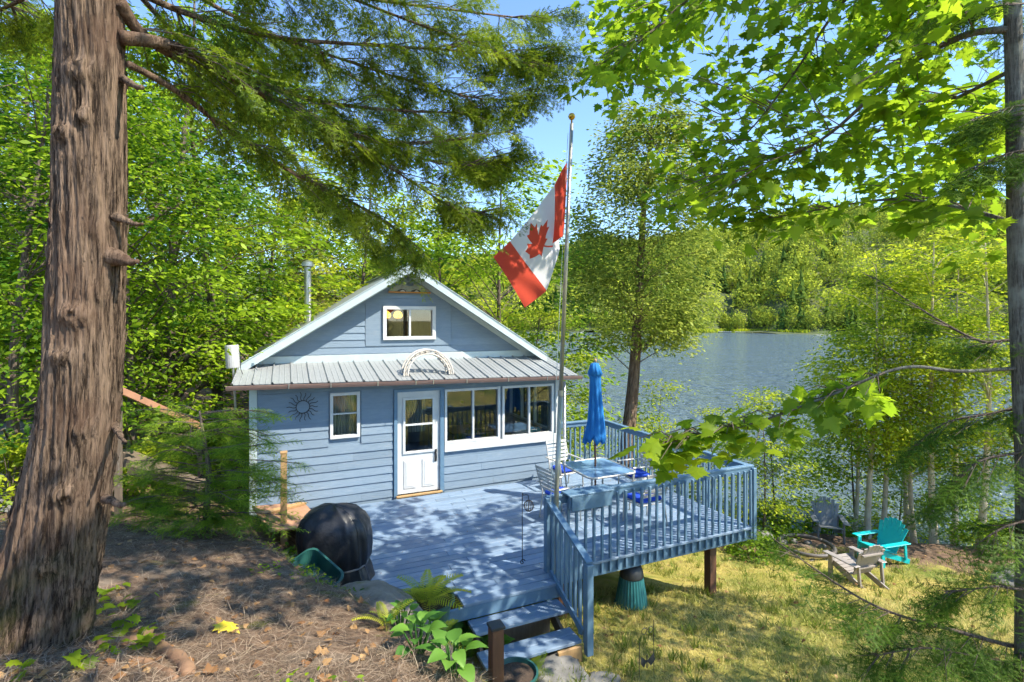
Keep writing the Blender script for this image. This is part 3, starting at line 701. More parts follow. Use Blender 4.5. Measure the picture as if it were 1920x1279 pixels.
t = thing('sofa', 'grey sofa under the right window with rumpled blankets', 'sofa', (4.75, 10.85, 0))
BB(-.75, .75, -.35, .35, .1, .48, b=.05).build('seat', M['cloth'], t); BB(-.75, .75, -.47, -.352, .1, .86, b=.04).build('backrest', M['cloth'], t)
for s in (-1, 1): BB(s * .84 - .085, s * .84 + .085, -.42, .35, .1, .66, b=.04).build('armrest', M['cloth'], t)
def blob(name, c, r, m, parent=None, seed=1, amp=.3, **kw):
    V, T = ico(3); V = V * (1 + amp * vnoise(V[:, 0] * 2.2 + seed, V[:, 1] * 2.2, V[:, 2] * 2.2 + seed)[:, None] + .5 * amp * vnoise(V[:, 0] * 6 + seed, V[:, 1] * 6, V[:, 2] * 6)[:, None])
    return ob(name, mesh_np(name, V * np.array(r) + np.array(c), T), m, parent, True, **kw)
b_ = blob('blanket', (4.95, 10.75, .98), (.26, .2, .15), M['curtain'], seed=4, amp=.6); props(b_, 'crumpled cream blanket on the sofa back behind the right window', 'blanket')
b_ = blob('blanket', (5.25, 10.72, .93), (.18, .2, .08), M['turq'], seed=8, amp=.6); props(b_, 'small turquoise throw behind the right window pane', 'blanket')
b_ = blob('plant_mass', (3.75, 10.62, .82), (.34, .16, .32), M['leaf_hemlock'], seed=3, amp=.9); props(b_, 'dark leafy houseplant behind the left window', 'houseplant')
for (x, lab) in ((.85, 'cream curtain hanging inside the narrow window'), (2.5, 'cream curtain hanging inside the door')):
    m_ = MB(); n = 40
    m_.v = [(x - .02 + .4 * k / n, 10.45 + .9 * (x > 2) + .025 * math.sin(k * 1.1), zz) for zz in (1.0, 2.15) for k in range(n + 1)]
    m_.f = [(k, k + 1, n + 2 + k, n + 1 + k) for k in range(n)]
    m_.build('curtain', M['curtain'], label=lab, cat='curtain')
lp = thing('pendant_lamp', 'lit yellow pendant lamp with two shades inside the gable window', 'lamp', (2.28, 12.1, 3.62))
M['lampglow'] = emis('warm_lamp_shade', (1.0, .50, .06), 1.6)
for x in (-.13, .14):
    MB().lathe([(.03, .08), (.085, .04), (.11, -.03), (.08, -.085), (.01, -.09)], 14, (x, 0, 0)).build('shade', M['lampglow'], lp, smooth=True)
    tb([(x, 0, .08), (0, 0, .2)], .008, 5).build('arm', M['dark'], lp)
cb('attic_floor', B(X0 + .11, X1 - .11, YG + .11, YB - .2, 2.52, 2.57), 'interior')
cb('attic_wall', prism([(X0 + .2, 2.58), (X1 - .2, 2.58), (X1 - .2, zs(X1 - .2) - .1), (PX, PZ - .1), (X0 + .2, zs(X0 + .2) - .1)], 14.2, 14.3), 'intwall')
cb('attic_cupboard', MB().bbox(2.9, 3.6, 13.6, 14.15, 2.58, 3.45), 'interior')
# ================================================================ flagpole and flag
DP = 7.12
fb, ft = at(1041, 985, DP), at(1072, 232, DP)
FP = thing('flagpole', 'tall galvanised flagpole with brass ball beside the deck steps', 'flagpole', (fb.x, fb.y, 0))
fb0 = fb + (fb - ft).normalized() * (fb.z / ((ft - fb).normalized().z))
MB().tube([fb0, fb + (ft - fb) * .33], [.034, .034], 14).build('pole', M['pole'], FP, w=True, smooth=True)
MB().tube([fb + (ft - fb) * .331, ft], [.029, .026], 14).build('upper_pole', M['pole'], FP, w=True, smooth=True)
m_ = fb + (ft - fb) * .331
MB().tube([m_ - Vector((0, 0, .05)), m_ + Vector((0, 0, .03))], .04, 14).build('collar', M['pole'], FP, w=True)
MB().lathe([(.001, .0), (.012, .01), (.012, .05), (.036, .065), (.052, .10), (.036, .135), (.001, .152)], 16, ft).build('ball', M['brass'], FP, w=True, smooth=True)
hal = [at(1069 - 33 * t - 4, 250 + 700 * t, DP - .05) for t in np.linspace(0, 1, 12)]
tb(hal, .004, 5).build('halyard', M['paletrim'], FP, w=True)
# the cloth: rows run along the fly, columns along the hoist; control points set in place and smoothed
ctrl = {  # u (0 hoist .. 1 fly), three v rows: top, middle, bottom -> px, py, depth
    0.00: [(1064, 302, 7.10), (1061, 372, 7.08), (1057, 441, 7.10)],
    0.12: [(1052, 322, 7.05), (1050, 395, 6.93), (1050, 447, 6.92)],
    0.25: [(1041, 345, 7.02), (1040, 418, 6.96), (1034, 458, 7.16)],
    0.40: [(1012, 384, 7.00), (1018, 440, 7.02), (1046, 440, 7.30)],
    0.55: [(986, 418, 6.95), (1004, 462, 6.98), (1050, 468, 7.28)],
    0.75: [(956, 453, 6.90), (991, 500, 6.88), (1025, 546, 7.10)],
    1.00: [(925, 482, 6.84), (956, 529, 6.80), (984, 577, 6.98)]}
us = sorted(ctrl)
def flag_pt(u, v):
    def row(i):
        a = np.array([ctrl[k][i] for k in us], float); return np.array([np.interp(u, us, a[:, j]) for j in range(3)])
    t, m, b = row(0), row(1), row(2)
    p = t * v * (2 * v - 1) + m * 4 * v * (1 - v) + b * (1 - v) * (1 - 2 * v)
    p[2] += .035 * math.sin(u * 17 + v * 3) * u + .02 * math.sin(u * 31 - v * 5)
    return at(*p)
NU, NV = 64, 28
fv = np.array([flag_pt(i / NU, j / NV)[:] for i in range(NU + 1) for j in range(NV + 1)]).reshape(NU + 1, NV + 1, 3)
for _ in range(3): fv[1:-1] = .25 * fv[:-2] + .5 * fv[1:-1] + .25 * fv[2:]
I = np.arange((NU + 1) * (NV + 1)).reshape(NU + 1, NV + 1)
Tq = np.stack([I[:-1, :-1], I[1:, :-1], I[1:, 1:], I[:-1, 1:]], -1).reshape(-1, 4)
me = mesh_np('flag', fv.reshape(-1, 3), Tq)
uvl = me.uv_layers.new(name='UVMap'); lv = np.empty(len(me.loops), np.int32); me.loops.foreach_get('vertex_index', lv)
uvl.data.foreach_set('uv', np.stack([(lv // (NV + 1)) / NU, (lv % (NV + 1)) / NV], 1).astype(np.float32).ravel())
def flagmat():
    m, t, N, L = nt('red_white_flag_cloth')
    uv = N('UVMap'); s = N('SeparateXYZ'); L(uv.outputs[0], s.inputs[0])
    def cmp(op, a, b):
        k = N('Math'); k.operation = op
        for i, x in enumerate((a, b)):
            if hasattr(x, 'is_linked'): L(x, k.inputs[i])
            else: k.inputs[i].default_value = x
        return k.outputs[0]
    d = cmp('ABSOLUTE', cmp('SUBTRACT', s.outputs[0], .5), 0)
    red = cmp('GREATER_THAN', d, .25)
    X_ = cmp('MULTIPLY', d, 2.0); Y_ = cmp('SUBTRACT', s.outputs[1], .5)
    # half outline of the eleven-pointed leaf (x >= 0, hoist-height units): a union of convex pieces
    leaf = None
    def tri(p, q, r):
        e = None
        for (a, b) in ((p, q), (q, r), (r, p)):
            # cross((b-a),(P-a)) > 0
            c = cmp('SUBTRACT', cmp('MULTIPLY', cmp('SUBTRACT', Y_, a[1]), b[0] - a[0]), cmp('MULTIPLY', cmp('SUBTRACT', X_, a[0]), b[1] - a[1]))
            k = cmp('GREATER_THAN', c, 0.0); e = k if e is None else cmp('MULTIPLY', e, k)
        return e
    h = [(0, .42), (.075, .28), (.135, .31), (.105, .10), (.215, .215), (.24, .155), (.35, .175), (.315, .06), (.37, .03), (.18, -.14), (.20, -.20), (.02, -.18), (.02, -.38), (0, -.38)]
    for i in range(len(h) - 1):
        a, b = h[i + 1], h[i]
        k = tri((-.001, -.06), a, b); leaf = k if leaf is None else cmp('MAXIMUM', leaf, k)
    msk = cmp('MAXIMUM', red, leaf)
    col = mixc(N, L, msk, (.80, .79, .80), (.72, .10, .06))
    nn = noise(N, L, N('TexCoord').outputs['Object'], 3, 3); col = mixc(N, L, rng(N, L, nn, .3, .8, 0, .25), col, (.5, .45, .5), 'MULTIPLY')
    df = N('BsdfDiffuse'); L(col, df.inputs[0]); tr = N('BsdfTranslucent'); L(col, tr.inputs[0])
    mx = N('MixShader'); mx.inputs[0].default_value = .45; L(df.outputs[0], mx.inputs[1]); L(tr.outputs[0], mx.inputs[2])
    o = N('OutputMaterial'); L(mx.outputs[0], o.inputs[0]); return m
ob('flag', me, flagmat(), smooth=True, label='red and white flag with a maple leaf hanging limp from the pole', cat='flag')

# ================================================================ patio set
t = thing('patio_table', 'square glass topped patio table with rounded corners', 'table', (5.39, 8.22, 0))
def rrect(hx, hy, r, n=6):
    out = []
    for cx, cy, a0 in ((hx - r, hy - r, 0), (-hx + r, hy - r, 90), (-hx + r, -hy + r, 180), (hx - r, -hy + r, 270)):
        for k in range(n + 1): a = R(a0 + 90 * k / n); out.append((cx + r * math.cos(a), cy + r * math.sin(a)))
    return out
rr_ = rrect(.50, .55, .13)
m_ = MB().tube([(x, y, .705) for x, y in rr_] + [(rr_[0][0], rr_[0][1], .705)], .02, 8, cap=False); m_.build('rim', M['alu'], t, smooth=True)
n = len(rr_); ri = rrect(.485, .535, .12)
MB().add([(x, y, .708) for x, y in ri] + [(x, y, .714) for x, y in ri], [tuple(range(n))[::-1], tuple(range(n, 2*n))] + [(i, (i+1) % n, n + (i+1) % n, n + i) for i in range(n)]).build('glass_top', M['tableglass'], t)
for sx in (-1, 1):
    for sy in (-1, 1):
        tb(spline([(sx * .45, sy * .5, .69), (sx * .42, sy * .46, .35), (sx * .40, sy * .44, .0)], 4), .018, 8).build('leg', M['alu'], t, smooth=True)
        tb([(sx * .45, sy * .5, .67), (0, 0, .64)], .01, 6).build('brace', M['alu'], t)
MB().lathe([(.06, .62), (.06, .66)], 14).build('hub', M['alu'], t)
u = thing('patio_umbrella', 'closed blue patio umbrella standing through the glass table', 'umbrella', (5.39, 8.30, 0))
tb([(0, 0, .02), (0, 0, 1.25)], .019, 10).build('pole', M['brownwood'], u, smooth=True)
MB().lathe([(.2, 0), (.22, .02), (.2, .05), (.05, .07), (.03, .2)], 20).build('base', M['dark'], u)
prof = [(.012, 2.68), (.075, 2.66), (.10, 2.58), (.14, 2.46), (.125, 2.455), (.10, 2.40), (.105, 2.2), (.125, 1.9), (.155, 1.6), (.20, 1.32), (.215, 1.24), (.16, 1.20), (.10, 1.27)]
V = []; NS = 96
for i, (r, z) in enumerate(prof):
    g_ = min(1, (2.68 - z) / .5)
    for k in range(NS):
        a = 2 * math.pi * k / NS
        f_ = 1 + g_ * (.26 * abs(math.sin(4 * a + .5 * math.sin(z * 3))) - .2) + .07 * math.sin(9 * a + z * 7)
        V.append((r * f_ * math.cos(a) + .015 * math.sin(z * 4), r * f_ * math.sin(a), z + (.05 * math.sin(8 * a + 1) - .03 * math.sin(3 * a) if 9 <= i <= 11 else 0)))
MB().add(V, [(i*NS+k, i*NS+(k+1) % NS, (i+1)*NS+(k+1) % NS, (i+1)*NS+k) for i in range(len(prof)-1) for k in range(NS)]).build('canopy', M['umbrella'], u, smooth=True)
MB().lathe([(.012, 2.68), (.025, 2.70), (.03, 2.725), (.018, 2.75), (.001, 2.755)], 10).build('finial', M['wood'], u, smooth=True)
def patio_chair(x, y, rz, lab):
    c = thing('patio_chair', lab, 'chair', (x, y, 0.0), rz, group='patio chairs around the glass table')
    # faces +X
    for s in (-1, 1):
        tb(spline([(.24, s * .27, .0), (.22, s * .27, .40), (.20, s * .28, .62)], 3), .013, 7).build('leg', M['alu'], c, smooth=True)
        tb(spline([(-.27, s * .26, .0), (-.20, s * .26, .40), (-.26, s * .25, .62), (-.36, s * .245, .95)], 4), .014, 7).build('leg', M['alu'], c, smooth=True)
        BB(-.30, .25, s * .28 - .025, s * .28 + .025, .615, .635, b=.006).build('arm', M['alu'], c)
    m = MB()
    m.tube([(.22, -.26, .38), (.22, .26, .38)], .012, 6).tube([(-.19, -.26, .38), (-.19, .26, .38)], .012, 6).tube([(.22, -.26, .38), (-.19, -.26, .38)], .012, 6).tube([(.22, .26, .38), (-.19, .26, .38)], .012, 6)
    m.build('seat_frame', M['alu'], c)
    for k in range(6):
        z = .55 + k * .072; xx = -.235 - (z - .55) * .29
        MB().beam((xx, -.245, z), (xx, .245, z), .05, .012, up=(1, 0, .3)).build('back_slat', M['alu'], c)
    for k in range(5): B(-.16 + k * .08, -.105 + k * .08, -.25, .25, .392, .402).build('seat_slat', M['alu'], c)
    BB(-.18, .23, -.24, .24, .405, .475, b=.025).build('cushion', M['cushion'], c, smooth=False)
patio_chair(4.42, 7.92, R(8), 'patio chair with blue cushion left of the table, beside the flagpole')
patio_chair(5.30, 9.28, R(-84), 'patio chair behind the table against the cabin corner')
patio_chair(6.42, 8.42, R(176), 'patio chair right of the table near the lakeside railing')
patio_chair(5.66, 7.18, R(94), 'patio chair with blue cushion in front of the table behind the railing')
# shelf box on the railing
t = thing('rail_box', 'blue wooden shelf box hooked over the deck railing', 'box', (3.98, 6.34, 1.02))
BB(-.37, .37, -.14, .12, .0, .028).build('lid', M['rail'], t); BB(-.33, .34, -.135, -.105, -.20, -.003).build('front_panel', M['rail'], t)
for s in (-1, 1): BB(s * .335 - .012, s * .335 + .012, -.104, -.05, -.18, -.003).build('side_panel', M['rail'], t)
# wire plant stand
t = thing('wire_hook_stand', 'thin black wire garden hook with a curled foot on the deck', 'hook', (3.08, 6.62, 0))
tb(spline([(0, 0, .06), (0, 0, .95), (.02, 0, 1.0), (.09, 0, .99), (.1, 0, .93)], 6), .006, 6).build('rod', M['dark'], t)
tb([(.045 * math.cos(a) * (1 - .06 * k) - .0, 0, .055 + .045 * math.sin(a) * (1 - .06 * k)) for k, a in enumerate(np.linspace(.2, 8, 16))], .006, 5).build('curl', M['dark'], t)
for k in range(6):
    a = k * math.pi / 6
    tb([(.1 + .07 * math.cos(a) * math.sin(b), .07 * math.sin(a) * math.sin(b), .84 + .08 * math.cos(b)) for b in np.linspace(0, 6.28, 14)], .004, 4).build('wire', M['oldwood'], t)

# ================================================================ lawn chairs
def adirondack(px, py, d, face, mt, lab):
    p = on_ground(px, py); z = p.z
    c = thing('adirondack_chair', lab, 'chair', (p.x, p.y, z + .01), face, group='garden chairs round the fire pit')
    # faces -Y
    for s in (-1, 1):
        BB(s * .30 - .02, s * .30 + .02, -.42, -.32, 0, .52).build('front_leg', M[mt], c)
        MB().beam((s * .26, -.40, .34), (s * .26, .50, .03), .035, .11).build('side_rail', M[mt], c)
        BB(s * .36 - .075, s * .36 + .075, -.46, .34, .525, .55, b=.01).build('arm', M[mt], c)
        MB().beam((s * .31, .30, .52), (s * .31, .34, .10), .035, .06).build('rear_leg', M[mt], c)
    for k in range(6):
        y = -.40 + k * .092; z_ = .40 - (y + .40) * .26
        MB().beam((-.28, y, z_), (.28, y, z_), .085, .022, up=(0, .25, 1)).build('seat_slat', M[mt], c)
    for k in range(7):
        x = (k - 3) * .082; h = .98 - .016 * (k - 3) ** 2
        MB().beam((x * .78, .12, .27), (x * 1.25, .12 + (h - .27) * .42, h), .088 , .02, up=(0, 1, -.4)).build('back_slat', M[mt], c)
    MB().beam((-.3, .22, .44), (.3, .22, .44), .06, .025).build('back_brace', M[mt], c); MB().beam((-.27, .36, .76), (.27, .36, .76), .06, .025).build('back_brace', M[mt], c)
adirondack(1552, 1008, 13.2, -YAW - R(20), 'greychair', 'dark grey slatted garden chair by the birches facing the camera')
adirondack(1655, 1052, 12.6, -YAW - R(74), 'turq', 'turquoise slatted garden chair on the lawn')
adirondack(1606, 1094, 11.4, -YAW + R(196), 'tanchair', 'tan slatted garden chair seen from behind beside the turquoise one')

# ================================================================ beside the deck
gp_ = at(634, 1095, 6.95); GZ_ = -.28
t = thing('covered_barbecue', 'barbecue under a tied black vinyl cover beside the deck', 'barbecue', (gp_.x, gp_.y, GZ_), R(-22), scale=1.07)
V = []; secs = [(0.02, .47, .31), (.10, .47, .31), (.22, .45, .29), (.36, .42, .275), (.44, .395, .26), (.47, .385, .255), (.52, .41, .275), (.66, .43, .29), (.82, .435, .30), (.95, .42, .29), (1.05, .37, .255), (1.13, .28, .20), (1.18, .16, .12), (1.195, .03, .02)]
NS = 120
for i, (z, a_, b_) in enumerate(secs):
    for k in range(NS):
        a = 2 * math.pi * k / NS; c_, s_ = math.cos(a), math.sin(a); e = .62
        x = a_ * math.copysign(abs(c_) ** e, c_); y = b_ * math.copysign(abs(s_) ** e, s_)
        wv = (1.15 - z / 1.3) * (.07 * abs(math.sin(4.5 * a + 1.3 * math.sin(2 * a + z))) - .035) + .16 * (.16 - abs(float(vnoise(c_ * 1.9 + z * .8, s_ * 1.9, z * 2.6)))) + .07 * (.16 - abs(float(vnoise(c_ * 4, s_ * 4 + z, z * 5 + 3)))) + .03 * abs(math.sin(6 * a + z * 5)) - .015
        V.append((x * (1 + wv) - .05 * z, y * (1 + wv * 1.3), z + .02 * float(vnoise(c_ * 3, s_ * 3, z * 3 + 7)) * (z > .05)))
V.append((-.06, 0, 1.20))
cover = MB().add(V, [(i*NS+k, i*NS+(k+1) % NS, (i+1)*NS+(k+1) % NS, (i+1)*NS+k) for i in range(len(secs)-1) for k in range(NS)] + [((len(secs)-1)*NS+k, (len(secs)-1)*NS+(k+1) % NS, len(secs)*NS) for k in range(NS)])
cover.build('cover', M['vinyl'], t, smooth=True)
for k in (14, 46, 74, 106):
    tb([V[i * NS + k] for i in range(1, len(secs))], .006, 5).build('seam', M['vinyl'], t)
st = [(.405 * math.copysign(abs(math.cos(a)) ** .62, math.cos(a)) - .03, .272 * math.copysign(abs(math.sin(a)) ** .62, math.sin(a)), .47 + .03 * math.sin(a + 1)) for a in np.linspace(0, 2 * math.pi, 49)]
tb(st, .012, 6).build('strap', mat('grey_strap', (.2, .19, .18)), t)
for s in (-1, 1):
    for q in (-1, 1): tb([(s * .36, q * .2, -.1), (s * .36, q * .2, .12)], .02, 6).build('leg', M['dark'], t)
# green tub
p = at(597, 1074, 6.35)
t = thing('green_tub', 'dark green plastic planter tub lying tilted on the bank', 'tub', (p.x, p.y, p.z - .13), rot=(R(20), R(16), R(-58)))
def loft(secs, n):
    return MB().add([(x, y, z) for z, ring in secs for x, y in ring], [(i*n+k, i*n+(k+1) % n, (i+1)*n+(k+1) % n, (i+1)*n+k) for i in range(len(secs)-1) for k in range(n)] + [tuple(range(n))[::-1], tuple((len(secs)-1)*n+k for k in range(n))])
rs = [(0, rrect(.29, .14, .09)), (.20, rrect(.335, .175, .11)), (.215, rrect(.36, .2, .12)), (.23, rrect(.36, .2, .12)), (.232, rrect(.335, .175, .11)), (.19, rrect(.325, .165, .105)), (.02, rrect(.28, .13, .085))]
loft(rs, 28).build('tub_shell', M['greenplastic'], t, smooth=False)
# brown plywood ramp, wood post
p = at(545, 968, 8.9)
t = thing('plywood_ramp', 'weathered brown plywood ramp at the left end of the deck', 'ramp', (p.x, p.y, p.z), rot=(R(8), R(10), R(20)))
M['ply'] = mat('orange_brown_plywood', (.42, .23, .13), (.30, .16, .09), .7, 2, (6, 1, 1), .2, 14, (1, 8, 1), c3=(.5, .36, .26))
for k in range(3): BB(-.5, .42, -.48 + k * .33, -.16 + k * .33, -.015, .015).build('plank', M['ply'], t)
MB().beam((-.45, .1, .04), (.4, .42, .04), .09, .04).build('cleat', M['wood'], t)
p = at(532, 935, 8.6); z = g1(p.x, p.y)
t = thing('wooden_post', 'fresh square timber post standing in front of the cabin wall', 'post', (p.x, p.y, z))
zt = HC - (850 - 600) / F * 8.6
BB(-.05, .05, -.05, .05, -.3, zt - z).build('shaft', M['wood'], t); BB(-.056, .056, -.056, .056, zt - z + .001, zt - z + .03).build('cap', M['wood'], t)
# handrail on the left path
t = thing('path_handrail', 'sloping brown wooden handrail beside the path on the left', 'handrail', at(300, 850, 9.0))
a, b = at(222, 730, 8.0), at(378, 800, 9.6)
MB().beam(a, b, .045, .10).build('rail', mat('red_brown_rail', (.45, .23, .13), (.36, .18, .10), .6, 4), t, w=True)
for s in (.0, .98):
    q = a + (b - a) * s; BB(q.x - .045, q.x + .045, q.y - .045, q.y + .045, g1(q.x, q.y) - .1, q.z - .03).build('post', M['oldwood'], t, w=True)
t = thing('path_timbers', 'weathered timber edging of the path behind the young hemlock', 'timber', at(290, 870, 9.4))
for k in range(3):
    a, b = at(228 + k * 10, 850 + k * 14, 8.8 - k * .2), at(330 + k * 25, 890 + k * 10, 8.8 - k * .2)
    MB().beam(a, b, .2, .14).build('timber', M['oldwood'], t, w=True)
# compost bin under the deck
p = on_ground(1184, 1133); z = p.z
t = thing('compost_bin', 'ribbed teal compost bin with black lid under the deck edge', 'compost bin', (p.x, p.y, z - .02))
MB().lathe([(.27, 0), (.27, .03), (.245, .05), (.24, .1), (.18, .46), (.175, .48)], 112, flute=28, fl=.018).build('ribbed_body', M['tealplastic'], t, smooth=False)
MB().lathe([(.185, .465), (.188, .48), (.178, .55), (.155, .62), (.11, .67), (.04, .685)], 32).build('lid', M['dark'], t, smooth=True)
MB().lathe([(.04, .687), (.045, .705), (.03, .715)], 16).build('lid_knob', M['dark'], t)
# pots and plants in front of the deck
p = at(800, 1175, 5.3)
def pot(name, p, r, h, lab):
    t = thing(name, lab, 'pot', (p.x, p.y, p.z))
    MB().lathe([(r * .72, 0), (r * .95, h * .9), (r * 1.06, h * .92), (r * 1.06, h), (r * .96, h), (r * .9, h * .86), (.001, h * .85)], 40).build('pot_shell', M['greenplastic'], t, smooth=False)
    MB().lathe([(r * .9, h * .862), (r * .5, h * .89), (.001, h * .9)], 24).build('soil', M['soil'], t)
    return t
PT = at(802, 1125, 5.45); PT.z -= .34
pot('plant_pot', PT, .27, .36, 'round green plastic pot of ferns beside the deck edge')
P2 = at(968, 1268, 4.9); P2.z -= .2
pot('plant_pot', P2, .2, .25, 'dark green pot at the bottom edge behind the brown post')
# brown post with cap, leaning stump stick
p = at(930, 1250, 4.55); z = g1(p.x, p.y); zt = HC - (1176 - 600) / F * 4.55
t = thing('capped_post', 'dark brown square post with a black cap in the flower bed', 'post', (p.x, p.y, min(z, zt - .6)))
hh_ = zt - min(z, zt - .6)
BB(-.055, .055, -.055, .055, -.1, hh_).build('shaft', M['brownwood'], t); BB(-.066, .066, -.066, .066, hh_ + .001, hh_ + .028).build('cap', M['dark'], t)
a, b = at(818, 1285, 4.1), at(789, 1178, 4.25)
t = thing('split_stump', 'splintered weathered stump stick leaning at the edge of the bank', 'stump', a)
tb(spline([a - Vector((0, 0, .15)), a, a.lerp(b, .5) + Vector((.02, 0, 0)), b], 4), [.07] * 4 + [.06] * 4 + [.05] * 4 + [.035], 9).build('stick', M['oldwood'], t, w=True)
# wire butterfly stake
t = thing('butterfly_stake', 'dark wire garden stake with a butterfly in the grass', 'garden stake', on_ground(1213, 1275))
for s in (-.11, .1): tb([(s, 0, -.05), (s * .95, 0, .55 + s)], .004, 5).build('stem', M['dark'], t)
MB().add([(0, 0, .2), (.09, -.01, .28), (.1, -.02, .2), (.05, -.01, .14), (-.09, -.01, .28), (-.1, -.02, .2), (-.05, -.01, .14)], [(0, 3, 2, 1), (0, 4, 5, 6)]).build('wings', M['dark'], t)
tb([(.0, 0, .12), (0, 0, .27)], .008, 5).build('butterfly_body', M['dark'], t)
for s, r in ((-.04, .035), (.05, .035)): tb([(s + r * math.cos(a), 0, .55 + r * math.sin(a)) for a in np.linspace(0, 6.28, 14)], .004, 4).build('wire_loop', M['dark'], t)
V0 = at(1205, 1190, 6.2)
# rocks
def rock(px, py, d, r, lab, seed, flat=.7, sink=.3):
    p = on_ground(px, py); z = p.z
    V, T = ico(4); V = V * (1 + .45 * vnoise(V[:, 0] * 1.5 + seed, V[:, 1] * 1.5, V[:, 2] * 1.5)[:, None] + .16 * vnoise(V[:, 0] * 4 + seed, V[:, 1] * 4, V[:, 2] * 4)[:, None] + .06 * vnoise(V[:, 0] * 11 + seed, V[:, 1] * 11, V[:, 2] * 11)[:, None])
    V = np.round(V * 2.6 + .35 * vnoise(V[:, :1] * 3 + seed, V[:, 1:2] * 3, V[:, 2:] * 3)) / 2.6 * .35 + V * .65
    o = ob('rock', mesh_np('rock', V * np.array([r, r * .8, r * flat]), T), M['rock'], None, True, label=lab, cat='rock'); o.location = (p.x, p.y, z + r * flat * (.5 - sink)); return o
rock(1400, 1012, 9.6, .42, 'grey boulder under the right corner of the deck', 2.3)
rock(1428, 1020, 10.1, .38, 'smaller boulder right of the deck corner rock', 7.3)
rock(1045, 1268, 5.6, .34, 'flat grey stepping stone at the foot of the steps', 4.1, .25, .25)
rock(1130, 1282, 5.6, .2, 'small flat stone in the lawn right of the stepping stone', 9.1, .25, .2)
V, T = ico(5); V = V * (1 + .22 * vnoise(V[:, 0] * 1.6 + 3, V[:, 1] * 1.6, V[:, 2] * 1.6)[:, None] + .08 * vnoise(V[:, 0] * 5 + 3, V[:, 1] * 5, V[:, 2] * 5)[:, None] + .03 * vnoise(V[:, 0] * 14, V[:, 1] * 14, V[:, 2] * 14)[:, None])
o = ob('bank_rock', mesh_np('bank_rock', V * np.array([.56, 1.25, .60]), T), M['bankrock'], None, True, label='long rounded grey brown rock forming the rim of the bank below the tub', cat='rock'); o.location = (.84, 4.80, .25); o.rotation_euler = (0, R(12), R(14))
rock(40, 838, 10.5, 1.1, 'long low rock ledge at the far left by the path', 5.6, .3)
rock(1905, 1095, 11, .5, 'grey rock on the right edge of the lawn', 12.6, .6)
rock(1088, 1118, 7.3, .13, 'small stone beside the brown deck post', 3.6, 1.1, .1)
p = on_ground(1512, 1034)
t = thing('fire_pit', 'fire pit with a grey steel ring between the garden chairs', 'fire pit', (p.x, p.y, g1(p.x, p.y)))
for k in range(11):
    a = k * 2 * math.pi / 11; V, T = ico(2); V = V * (1 + .4 * vnoise(V[:, 0] * 2 + k, V[:, 1] * 2, V[:, 2] * 2)[:, None]) * [.12, .09, .08] + [.6 * math.cos(a), .6 * math.sin(a), .0]
    ob('stone', mesh_np('stone', V, T), M['rock'], t, True)
tb([(.62 * math.cos(a), .62 * math.sin(a), .16) for a in np.linspace(0, 6.283, 40)], .05, 8).build('steel_ring', M['ring'], t, smooth=True)
# gravel patch on the far left
gx = np.linspace(0, 1, 14); m_ = MB(); n = 14
for i in gx:
    for j in gx:
        q = at(-260 + 340 * i, 860 + 55 * j, 10.6 - 3.2 * j); m_.v.append((q.x, q.y, g1(q.x, q.y) + .02))
m_.f = [(i*n+j, (i+1)*n+j, (i+1)*n+j+1, i*n+j+1) for i in range(n-1) for j in range(n-1)]
m_.build('path', M['gravel'], kind='structure', smooth=True)
# ================================================================ vegetation templates
def leaf_simple():
    V = np.array([(0, 0, 0), (.35, .2, .04), (.35, -.2, .04), (.7, .17, .02), (.7, -.17, .02), (1, 0, -.06)], float)
    T = np.array([(0, 2, 1), (1, 2, 4), (1, 4, 3), (3, 4, 5)]); return V, T
def leaf_maple():
    h = [(0, .0), (.02, .10), (-.08, .28), (.05, .26), (.16, .40), (.20, .52), (.30, .36), (.40, .44), (.47, .50), (.46, .34), (.55, .20), (.68, .27), (.72, .16), (.84, .10), (1.0, 0)]
    pts = h + [(x, -y) for x, y in h[-2:0:-1]]
    V = [(.28, 0, .03)] + [(x, y, -.22 * abs(y) ** 1.4 - .18 * max(0, x - .4) ** 1.5) for x, y in pts]
    n = len(pts); T = [(0, 1 + i, 1 + (i + 1) % n) for i in range(n)]
    V = np.array(V); V[:, 1] *= 1.05
    s = len(V); st = np.array([(-.45, .006, .02), (-.45, -.006, .02), (.05, .006, 0), (.05, -.006, 0)])
    return np.concatenate([V, st]), np.array(T + [(s, s + 1, s + 2), (s + 1, s + 3, s + 2)])
def strip(V, T, a, b, w):
    a, b = np.array(a, float), np.array(b, float); d = b - a; nrm = np.array([-d[1], d[0], 0]); nrm = nrm / (np.linalg.norm(nrm) + 1e-9) * w / 2
    n = len(V); m = a + d * .55
    V += [a - nrm * .5, a + nrm * .5, m + nrm, m - nrm, b]; T += [(n, n + 3, n + 2), (n, n + 2, n + 1), (n + 3, n + 4, n + 2)]
def tri1(V, T, a, b, w):
    a, b = np.array(a, float), np.array(b, float); d = b - a; nrm = np.array([-d[1], d[0], 0]); nrm = nrm / (np.linalg.norm(nrm) + 1e-9) * w / 2
    n = len(V); V += [a + d * .3 - nrm, a + d * .3 + nrm, b]; T += [(n, n + 2, n + 1)]
